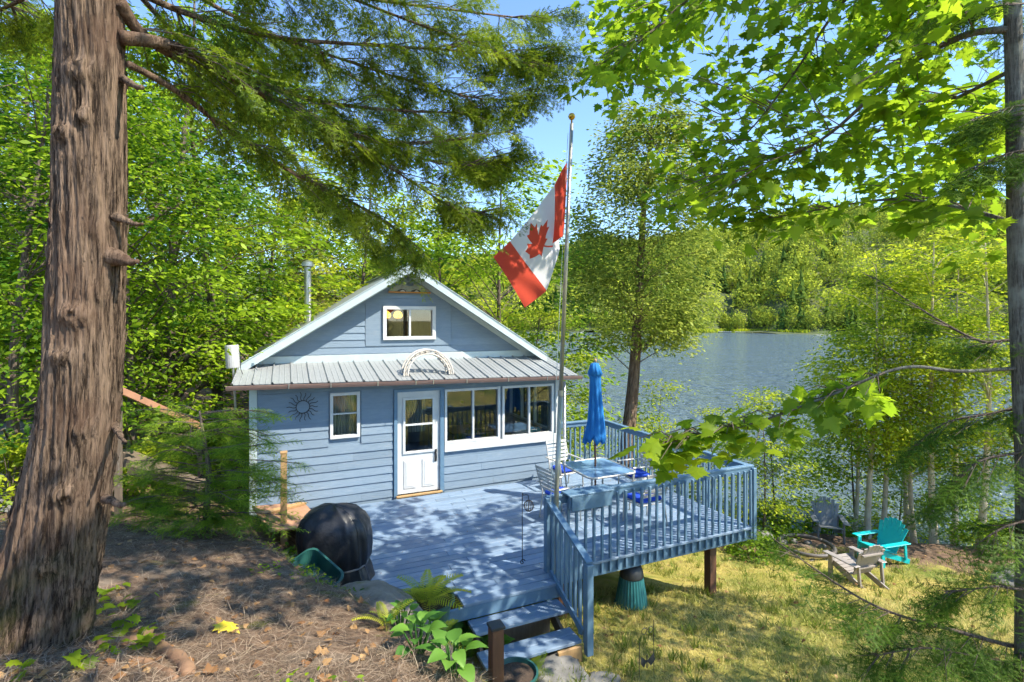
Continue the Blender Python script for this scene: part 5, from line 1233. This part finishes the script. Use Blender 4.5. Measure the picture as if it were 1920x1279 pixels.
def leafy(pts, s0, dens, reach, droop=.1):
    n = len(pts); tot = sum((pts[i + 1] - pts[i]).length for i in range(n - 1))
    for k in range(int(tot * dens)):
        s = r.uniform(s0, 1); i = min(int(s * (n - 1)), n - 2); b = pts[i]; dr = (pts[i + 1] - pts[i]).normalized(); sd = dr.cross(Vector((0, 0, 1))).normalized() * (1 if r.random() < .5 else -1)
        ln = reach * r.uniform(.3, 1.0); e = b + dr * ln * r.uniform(.2, .8) + sd * ln * r.uniform(.2, .9) + Vector((0, 0, r.uniform(-.25, .3) * ln)); tws.append(tube_np([b, b.lerp(e, .5) + Vector((0, 0, .04)), e], [.005, .0035, .0015], 4))
        m = 2 + int(ln * 9)
        for j in range(m):
            q = r.uniform(.3, 1.02); p = b.lerp(e, q); o_ = Vector(r.normal(size=3)) * .06; LP.append((p + o_ + Vector((0, 0, -droop * .3)))[:])
            LD.append(np.array((e - b).normalized()[:]) * .8 + r.normal(size=3) * [.7, .7, .2] + [0, 0, -.3]); LN.append(np.array([0, 0, 1.]) + r.normal(size=3) * .33)
for li, (Lm, r0) in enumerate(mlimbs):
    pts = spline([at(*p) for p in Lm], 8)
    tb(pts, list(np.linspace(r0, .004, len(pts))), 8).build('limb', M['maplebark'], MP, w=True, smooth=True)
    if len(Lm) == 4 and Lm[0][1] < -800: leafy(pts, .1, 25, 1.1)
    elif li == 3: leafy(pts, .38, 24, .34)
    elif li == 4: leafy(pts, .2, 14, .6)
    else: leafy(pts, .15, 11, .9)
n_first = len(LP); LPT = [p for Lm, r0 in mlimbs for p in spline([at(*q) for q in Lm], 8)]
LPa = np.array([p[:] for p in LPT])
for k in range(330):
    x_ = r.uniform(1085, 1915); ymax = np.interp(x_, [1085, 1140, 1200, 1300, 1500, 1700, 1915], [190, 200, 400, 440, 450, 420, 480]); y_ = r.uniform(-60, 1) if r.random() < .1 else r.uniform(-10, ymax)
    if 1090 < x_ < 1210 and 170 < y_: continue
    e = at(x_, y_, r.uniform(3.6, 7.0)); dist = np.linalg.norm(LPa - np.array(e), axis=1); b = LPT[int(np.argmin(dist))]; dr = (e - b); ln = max(.2, min(dr.length, .9)); b = e - dr.normalized() * ln if dr.length > 1.2 else b
    tws.append(tube_np([b, b.lerp(e, .5) + Vector((0, 0, .05)), e], [.005, .0035, .0015], 4))
    for j in range(int(r.integers(7, 13))):
        p = b.lerp(e, r.uniform(.25, 1.1)); LP.append((p + Vector(r.normal(size=3)) * .09)[:]); LD.append(np.array(dr.normalized()[:]) * .6 + r.normal(size=3) * [.7, .7, .25] + [0, 0, -.35]); LN.append(np.array([0, 0, 1.]) + r.normal(size=3) * .38)
for q in ((1800, 410, 2.75), (1830, 470, 2.7), (1770, 350, 2.8), (1850, 380, 2.75)):
    for k in range(5):
        p = at(q[0] + r.uniform(-45, 45), q[1] + r.uniform(-35, 35), q[2]); LP.append(p[:]); LD.append(r.normal(size=3) * [.7, .7, .2] + [-.3, 0, -.3]); LN.append(np.array([0, 0, 1.]) + r.normal(size=3) * .4)
LP = np.array(LP); LD = np.array(LD); LN = np.array(LN); n = len(LP); SZ = np.where(np.arange(n) < n_first, r.uniform(.085, .15, n), r.uniform(.075, .14, n)); FR = frames(LD, LN); TV = np.clip(r.normal(.45, .25, n), 0, 1)
px, py, dd = proj(LP); vis = (px > -20) & (px < 1940) & (py > -20) & (py < 1300) & (dd > .5)
order = np.argsort(-np.where(vis, SZ / dd, 0)); big = order[:290]; rest = np.setdiff1d(np.arange(n), big)
print('maple leaves', n, 'visible', vis.sum())
rv, ro = rest[vis[rest]], rest[~vis[rest]]
LM4 = (np.array([(0, 0, 0), (.2, .5, -.05), (.2, -.5, -.05), (.6, .35, -.08), (.6, -.35, -.08), (1, 0, -.1)], float), LS[1])
V, T, tv = merge([scatter(LM, LP[rv] - np.array(base), FR[rv], SZ[rv], TV[rv]), scatter(LM4, LP[ro] - np.array(base), FR[ro], SZ[ro], TV[ro])])
ob('leaves', mesh_np('leaves', V, T, tv), M['leaf_maple'], MP, kind='stuff')
lms = []
for k in range(6):
    V = LM[0].copy(); V[:, 2] += .06 * np.sin(V[:, 0] * 5 + k) + .05 * V[:, 1] * math.sin(k * 2.1); me = mesh_np('leaf', V, LM[1], np.full(len(V), .1 + .16 * k)); me.materials.append(M['leaf_maple']); lms.append(me)
for j, i in enumerate(big):
    o = bpy.data.objects.new('leaf', lms[j % 6]); COL.objects.link(o); o.parent = MP
    o.matrix_local = Matrix.Translation(Vector(LP[i]) - base) @ Matrix(FR[i].tolist()).to_4x4() @ Matrix.Scale(float(SZ[i]), 4)
V, T = join_np(tws); ob('twigs', mesh_np('twigs', V - np.array(base), T), M['twig'], MP, kind='stuff')
# ---------------------------------------------------------------- hemlock and cedar boughs reaching in from the right
def boughs(name, lab, base, trunk_pts, trunk_r, lims, dens, reach, tm, size, mt, seed, droop=-.25, bark='bark'):
    r = np.random.default_rng(seed); t = thing(name, lab, 'tree', base); SP, SD, tws = [], [], []
    if trunk_pts: tb(trunk_pts, list(np.linspace(*trunk_r, len(trunk_pts))), 10).build('trunk', M[bark], t, w=True, smooth=True)
    for Lm, r0, s0 in lims:
        pts = spline([at(*p) for p in Lm], 7); n = len(pts); tb(pts, list(np.linspace(r0, .003, n)), 6).build('bough', M[bark], t, w=True, smooth=True)
        tot = sum((pts[i + 1] - pts[i]).length for i in range(n - 1))
        for k in range(int(tot * dens)):
            s = r.uniform(s0, 1); i = min(int(s * (n - 1)), n - 2); b = pts[i]; dr = (pts[i + 1] - pts[i]).normalized(); sd = dr.cross(Vector((0, 0, 1))).normalized() * (1 if k % 2 else -1)
            ln = reach * r.uniform(.35, 1) * (1.15 - .6 * s); e = b + dr * ln * r.uniform(.4, .8) + sd * ln * r.uniform(.3, .8) + Vector((0, 0, droop * ln * r.uniform(.2, 1.3)))
            tws.append(tube_np([b, e], [.003, .0012], 3))
            for j in range(4):
                SP.append(b.lerp(e, r.uniform(.1, 1))[:]); SD.append(np.array((e - b).normalized()[:]) + r.normal(size=3) * [.5, .5, .2] + [0, 0, droop * .6])
    SP = np.array(SP); SD = np.array(SD); nn = len(SP); NN = np.array([0, 0, 1.]) + .3 * r.normal(size=(nn, 3)); parts = []
    for j in range(len(tm)):
        s = np.arange(nn) % len(tm) == j; parts.append(scatter(tm[j], SP[s], frames(SD[s], NN[s]), size * r.uniform(.7, 1.3, s.sum()), np.clip(r.normal(.4, .25, s.sum()), 0, 1)))
    V, T, tv = merge(parts); L_ = np.array(base)
    ob('foliage', mesh_np('foliage', V - L_, T, tv), M[mt], t, kind='stuff'); ob('twigs', mesh_np('twigs', *(lambda a: (a[0] - L_, a[1]))(join_np(tws))), M['twig'], t, kind='stuff')
    print(name, nn, len(T))
hb = at(2160, 1300, 3.0); hb.z = g1(hb.x, hb.y)
boughs('hemlock_tree', 'hemlock beyond the right edge whose drooping boughs cross the lawn and lake', hb, [hb - Vector((0, 0, .2)), at(2155, 600, 3.0), at(2150, -400, 3.0)], (.11, .06),
    [([(2150, 900, 3.0), (1950, 660, 3.0), (1840, 640, 3.05), (1760, 600, 3.15), (1690, 555, 3.3), (1640, 520, 3.4)], .011, .2), ([(2150, 1150, 3.0), (1960, 1215, 2.95), (1800, 1185, 2.95), (1650, 1140, 3.0), (1540, 1075, 3.1), (1450, 1010, 3.2)], .013, .22),
     ([(2150, 1150, 3.0), (1980, 1245, 2.9), (1850, 1235, 2.9), (1740, 1215, 2.9), (1640, 1230, 2.95)], .008, .3), ([(2150, 700, 3.0), (1960, 830, 2.9), (1850, 860, 2.9), (1800, 890, 2.95), (1760, 930, 3.0)], .01, .2),
     ([(2150, 800, 3.0), (1980, 950, 2.85), (1880, 990, 2.85), (1820, 1030, 2.9)], .01, .15), ([(2150, 850, 3.0), (1970, 1080, 2.8), (1860, 1100, 2.8), (1770, 1110, 2.9)], .01, .2), ([(2150, 400, 3.0), (2000, 720, 2.9), (1880, 770, 3.0), (1780, 790, 3.1), (1720, 830, 3.2)], .009, .2),
     ([(2150, -200, 3.0), (2000, -20, 2.8), (1880, 10, 2.9), (1760, 30, 3.0)], .01, .2), ([(2150, 0, 3.0), (2000, 180, 2.8), (1900, 200, 2.8), (1820, 225, 2.85)], .008, .2), ([(2150, 100, 3.0), (2000, 260, 2.75), (1900, 285, 2.75), (1830, 310, 2.8)], .008, .25)],
    22, .38, SH, .2, 'leaf_hemlock', 33)
# young hemlock clump left of the cabin
hp = at(385, 985, 6.6); hp.z = g1(hp.x, hp.y)
def hem_limbs(seed):
    r = np.random.default_rng(seed); out = []
    for k in range(80):
        py = r.uniform(770, 985); a = r.uniform(-1, 1); L_ = 205 * (1 - .35 * (py < 830)) * r.uniform(.5, 1.0); x0 = 375 + r.uniform(-18, 18); x1 = x0 + a * L_ + (40 if a > 0 else 0); dz = r.uniform(-.9, .9) * (1 - abs(a) * .6)
        out.append(([(x0, py, 6.6), ((x0 + x1) / 2, py - r.uniform(0, 14), 6.6 + dz * .5), (x1, py + r.uniform(-14, 16), 6.6 + dz)], .009, .12))
    return out
boughs('young_hemlock', 'bushy young hemlock clump growing on the bank left of the cabin', hp, [hp - Vector((0, 0, .1)), at(392, 880, 6.6), at(374, 770, 6.6)], (.05, .012), hem_limbs(4), 11, .36, SH, .25, 'leaf_hemyoung', 44, -.05)
for x in (350, 362, 395, 410):
    pass
# ---------------------------------------------------------------- ferns and hostas by the steps
def gpt(px, py, d):
    return on_ground(px, py) + Vector((0, 0, .02))
def fern_frond(seed):
    r = np.random.default_rng(seed); V, T = [], []; n = 16
    def ax(t): return np.array([t, 0, .55 * t - .75 * t * t])
    for k in range(n):
        strip(V, T, ax(k / n), ax((k + 1) / n), .012)
        t = .12 + .86 * k / n; L_ = .22 * math.sin(math.pi * (.15 + .8 * t)) * r.uniform(.9, 1.1)
        for q in (-1, 1):
            p = ax(t); e = p + np.array([L_ * .45, q * L_, -.05]); strip(V, T, p, e, .035)
            for j in range(3):
                pp = p + (e - p) * (.3 + .22 * j); strip(V, T, pp, pp + np.array([.035, q * .012, 0]), .016); strip(V, T, pp, pp + np.array([-.022, q * .022, 0]), .016)
    return np.array(V), np.array(T)
FT = [fern_frond(k) for k in range(3)]
def fern(p, n, size, lab, seed, light=.6):
    r = np.random.default_rng(seed); t = thing('fern', lab, 'fern', p, group='ferns by the steps')
    for k in range(n):
        V, T = FT[k % 3]; me = mesh_np('frond', V, T, np.full(len(V), np.clip(r.normal(light, .2), 0, 1))); o = ob('frond', me, M['leaf_fern'], t)
        o.scale = (size * r.uniform(.75, 1.15),) * 3; o.rotation_euler = (r.uniform(-.3, .3), R(r.uniform(-62, -15)), k * 6.28 / n + r.uniform(-.4, .4))
fern(PT + Vector((-.02, 0, .31)), 13, .44, 'yellow green fern growing in the round pot', 1, .9)
fern(PT + Vector((.1, .05, .31)), 5, .24, 'darker small fern at the right side of the pot', 2, .35); fern(gpt(815, 1215, 5), 8, .3, 'fern between the hostas and the round pot', 6, .5); fern(gpt(725, 1180, 5), 7, .26, 'yellowish fern at the left of the hostas', 7, .8)
fern(gpt(942, 1190, 5.2), 9, .42, 'green fern beside the blue steps', 3, .35); fern(gpt(1000, 1275, 4.9), 7, .3, 'small fern at the bottom beside the stepping stone', 4, .5)
fern(gpt(880, 1240, 4.9), 8, .3, 'feathery fern in front of the hostas', 5, .3)
def hosta_leaf():
    V, T = [], []; n = 8
    for i in range(n + 1):
        t = i / n; w = .36 * math.sin(math.pi * t ** .75) ** .9 * (1 - .15 * t)
        for s in (-1, -.5, 0, .5, 1): V.append((t, s * w, .28 * t - .55 * t * t + .10 * abs(s) * w * 2 + .012 * math.sin(i * 2 + s * 5)))
    for i in range(n):
        for j in range(4): a = i * 5 + j; T += [(a, a + 5, a + 6), (a, a + 6, a + 1)]
    return np.array(V), np.array(T)
HL = hosta_leaf()
def hosta(p, n, size, lab, seed):
    r = np.random.default_rng(seed); t = thing('hosta', lab, 'plant', p, group='hostas by the pot')
    for k in range(n):
        me = mesh_np('leaf', HL[0], HL[1], np.full(len(HL[0]), r.uniform(.1, 1))); o = ob('leaf', me, M['leaf_hosta'], t, True); a = k * 2.4 + r.uniform(-.3, .3); q = .03 + .008 * k
        o.scale = (size * r.uniform(.7, 1.1),) * 3; o.rotation_euler = (r.uniform(-.3, .3), R(r.uniform(-40, 5)), a); o.location = (q * math.cos(a), q * math.sin(a), .08 + .008 * (n - k))
        tb([(0, 0, -.08), tuple(o.location)], .006, 5).build('stalk', M['leaf_hosta'], t)
hosta(gpt(850, 1222, 4.9), 18, .19, 'broad leaved hosta in front of the round pot', 1)
hosta(gpt(902, 1222, 5.0), 16, .18, 'broad leaved hosta beside the steps', 2)
hosta(gpt(752, 1185, 4.9), 12, .10, 'low hosta left of the round pot', 3)
hosta(gpt(800, 1205, 4.4), 12, .14, 'small hosta tucked below the round pot', 8); hosta(gpt(785, 1225, 4.4), 13, .15, 'hosta at the left foot of the split stump', 11); hosta(gpt(880, 1190, 4.4), 14, .16, 'hosta close to the deck edge between pot and steps', 12); hosta(gpt(935, 1232, 4.4), 12, .15, 'hosta between the brown post and the steps', 9); hosta(gpt(850, 1268, 4.4), 12, .15, 'hosta behind the split stump', 4)
# ---------------------------------------------------------------- ground cover
r = np.random.default_rng(3)
n = 150000; d = 4.2 + 11.5 * r.random(n) ** 1.25; px = r.uniform(700, 2000, n); xc = (px - 960) / F * d; X = d * SN + xc * CS; Y = d * CS - xc * SN
xr_ = np.interp(Y, [-3, 0, 3.4, 5.24, 7.25, 8.1, 9], [1.6, 1.2, .85, .45, -.42, -1.1, -1.7]); q = .6 * X + .8 * Y
keep = (X > xr_ + 1.3) & (q < 14.6) & ~((X < 7.0) & (Y > 7.2)) & ~((X > 1.9) & (X < 3.4) & (Y > 5.3)) & (vnoise(X * 1.6, Y * 1.6) + .35 * r.normal(size=n) > -.28)
X, Y = X[keep], Y[keep]; n = len(X); Zg = gz(X, Y)
BLD = (np.array([(0, -.035, 0), (0, .035, 0), (.6, .0, .06), (1, 0, -.05)], float), np.array([(0, 1, 2), (2, 1, 3)]))
BLD = (np.array([(0, -.05, 0), (0, .05, 0), (.55, -.035, .05), (.55, .035, .05), (1, 0, -.04)], float), np.array([(0, 1, 3), (0, 3, 2), (2, 3, 4)]))
D = np.stack([r.normal(0, .6, n), r.normal(0, .6, n), np.full(n, .8)], 1); tvg = np.clip(.62 + .9 * vnoise(X * .55, Y * .55, 2.) + .5 * vnoise(X * 2.5, Y * 2.5, 7.) + .2 * r.normal(size=n), 0, 1)
V, T, tv = scatter(BLD, np.stack([X, Y, Zg - .005], 1), frames(D, rand_unit(n, r)), r.uniform(.045, .11, n) * (1 + .7 * (tvg < .4)), tvg)
props(ob('grass', mesh_np('grass', V, T, tv), M['grass']), 'dry yellow green grass of the sloping lawn', 'grass', None, 'stuff'); print('grass', n)
# taller green tufts in the lawn
m = 240; d = 4.6 + 9 * r.random(m); pxx = r.uniform(1000, 1950, m); xc = (pxx - 960) / F * d; X = d * SN + xc * CS; Y = d * CS - xc * SN; q = .6 * X + .8 * Y
keep = (X > 2.4) & (q < 14.4) & ~((X < 7.2) & (Y > 7.)) & ~((X < 3.6) & (Y > 5.2)); X, Y = np.repeat(X[keep], 22), np.repeat(Y[keep], 22); n = len(X); X = X + r.normal(0, .035, n); Y = Y + r.normal(0, .035, n)
D = np.stack([r.normal(0, .4, n), r.normal(0, .4, n), np.ones(n)], 1)
V, T, tv = scatter(BLD, np.stack([X, Y, gz(X, Y) - .01], 1), frames(D, rand_unit(n, r)), r.uniform(.09, .2, n), np.clip(r.normal(.15, .15, n), 0, 1))
props(ob('grass_tufts', mesh_np('grass_tufts', V, T, tv), M['grass']), 'taller green grass tufts dotted over the lawn', 'grass', None, 'stuff')
n = 260; d = 4.8 + 9 * r.random(n); pxx = r.uniform(1050, 1950, n); xc = (pxx - 960) / F * d; X = d * SN + xc * CS; Y = d * CS - xc * SN; k_ = (X > 3.6) & ~((X < 7.2) & (Y > 7.)); X, Y = X[k_], Y[k_]; n = len(X)
V, T, tv = scatter(LM, np.stack([X, Y, gz(X, Y) + .04], 1), frames(np.stack([r.normal(size=n), r.normal(size=n), r.normal(0, .3, n)], 1), np.array([0, 0, 1.]) + .5 * r.normal(size=(n, 3))), r.uniform(.04, .08, n), r.uniform(0, 1, n))
props(ob('lawn_leaves', mesh_np('lawn_leaves', V, T, tv), M['deadleaf']), 'small fallen leaves scattered on the lawn', 'dead leaves', None, 'stuff')
n = 700; X = r.uniform(1.2, 7.1, n); Y = r.uniform(6.5, 10.1, n); k_ = X > .3 + (10.2 - Y) * .2785; X, Y = X[k_], Y[k_]; n = len(X)
V, T, tv = scatter((LS[0] * [1, .22, .4], LS[1]), np.stack([X, Y, np.full(n, .008)], 1), frames(np.stack([r.normal(size=n), r.normal(size=n), np.zeros(n)], 1), np.array([0, 0, 1.]) + .12 * r.normal(size=(n, 3))), r.uniform(.02, .07, n), r.uniform(0, 1, n))
props(ob('deck_litter', mesh_np('deck_litter', V, T, tv), M['deadleaf']), 'dry needles and bits of leaf lying on the deck boards', 'litter', None, 'stuff')
# seedlings at the foot of the cedar
P = np.array([on_ground(x_, y_)[:] for x_, y_ in ((175, 1135), (215, 1120), (235, 1150), (262, 1140), (230, 1185), (265, 1195), (190, 1230), (245, 1215), (210, 1165), (285, 1225), (170, 1265), (60, 1270))]); P = np.repeat(P, 5, 0); n = len(P); P = P + r.normal(size=(n, 3)) * [.05, .05, .02] + [0, 0, .07]
V, T, tv = scatter(LM, P, frames(np.stack([r.normal(size=n), r.normal(size=n), r.normal(0, .3, n)], 1), np.array([0, 0, 1.]) + .35 * r.normal(size=(n, 3))), r.uniform(.05, .1, n), r.uniform(.3, 1, n))
props(ob('seedlings', mesh_np('seedlings', V, T, tv), M['leaf_maple']), 'green maple seedlings sprouting at the foot of the cedar', 'seedlings', None, 'stuff')
# needle and twig litter on the bank
n = 110000; d = 2.0 + 6.5 * r.random(n) ** 1.4; px = r.uniform(-150, 900, n); xc = (px - 960) / F * d; X = d * SN + xc * CS; Y = d * CS - xc * SN
xr_ = np.interp(Y, [-3, 0, 3.4, 5.24, 7.25, 8.1, 9], [1.6, 1.2, .85, .45, -.42, -1.1, -1.7]); keep = (X < xr_ + .75) & (vnoise(X * 1.3, Y * 1.3, 4.) + .3 * r.normal(size=n) > -.3); X, Y = X[keep], Y[keep]; n = len(X)
STK = (np.array([(0, -.012, 0), (.5, .012, .06), (.5, -.012, .06), (1, 0, 0)], float), np.array([(0, 2, 1), (1, 2, 3)]))
D = np.stack([r.normal(size=n), r.normal(size=n), r.normal(0, .22, n)], 1)
V, T, tv = scatter(STK, np.stack([X, Y, gz(X, Y) + r.uniform(.0, .02, n)], 1), frames(D, np.array([0, 0, 1.]) + .3 * r.normal(size=(n, 3))), r.uniform(.04, .15, n), r.uniform(0, 1, n))
props(ob('needle_litter', mesh_np('needle_litter', V, T, tv), M['litter']), 'brown needles and bark shreds covering the bank', 'litter', None, 'stuff')
n = 420; d = 2.2 + 5.5 * r.random(n) ** 1.3; px = r.uniform(0, 780, n); xc = (px - 960) / F * d; X = d * SN + xc * CS; Y = d * CS - xc * SN
V, T, tv = scatter(LM, np.stack([X, Y, gz(X, Y) + .02], 1), frames(np.stack([r.normal(size=n), r.normal(size=n), r.normal(0, .3, n)], 1), np.array([0, 0, 1.]) + .5 * r.normal(size=(n, 3))), r.uniform(.03, .07, n), r.uniform(0, 1, n))
props(ob('dead_leaves', mesh_np('dead_leaves', V, T, tv), M['deadleaf']), 'small dead brown leaves scattered on the bank', 'dead leaves', None, 'stuff')
n = 300; d = 2.4 + 6 * r.random(n); px = r.uniform(0, 700, n); tws = []
for k in range(n):
    p = at(px[k], 600, d[k]); a = r.uniform(0, 6.28); l = r.uniform(.08, .32); q = p + Vector((math.cos(a), math.sin(a), 0)) * l; m = p.lerp(q, .5) + Vector(r.normal(size=3)) * .02
    tws.append(tube_np([(s.x, s.y, g1(s.x, s.y) + .012 + .012 * r.random()) for s in (p, m, q)], [.004, .0035, .002], 4))
props(ob('fallen_twigs', mesh_np('fallen_twigs', *join_np(tws)), M['twig']), 'thin fallen twigs strewn over the bank', 'twigs', None, 'stuff')
# low green weeds on the bank and forest edge
n = 2600; d = 2.4 + 9 * r.random(n); px = r.uniform(-200, 760, n); xc = (px - 960) / F * d; X = d * SN + xc * CS; Y = d * CS - xc * SN
keep = (vnoise(X * 1.1, Y * 1.1, 8.) > np.where(d < 5., .36, -.02)) & (X < 1.2) & ~((X > -.8) & (Y > 9.2)); X, Y = X[keep], Y[keep]; C = np.stack([X, Y, gz(X, Y) + .03], 1)
V, T, tv = leaf_cloud(C, (.05, .05, .025), 9, .055, r, tilt=.5)
props(ob('weeds', mesh_np('weeds', V, T, tv), M['leaf_forest']), 'low green weeds growing on the bank', 'weeds', None, 'stuff')
fl = at(412, 1150, 3.7); o = ob('fallen_leaf', mesh_np('fallen_leaf', LM[0] * .19, LM[1]), M['yellowleaf'], None, False, label='single yellow maple leaf lying on the brown litter', cat='leaf')
o.location = (fl.x, fl.y, g1(fl.x, fl.y) + .05); o.rotation_euler = (R(-14), R(10), R(-40))
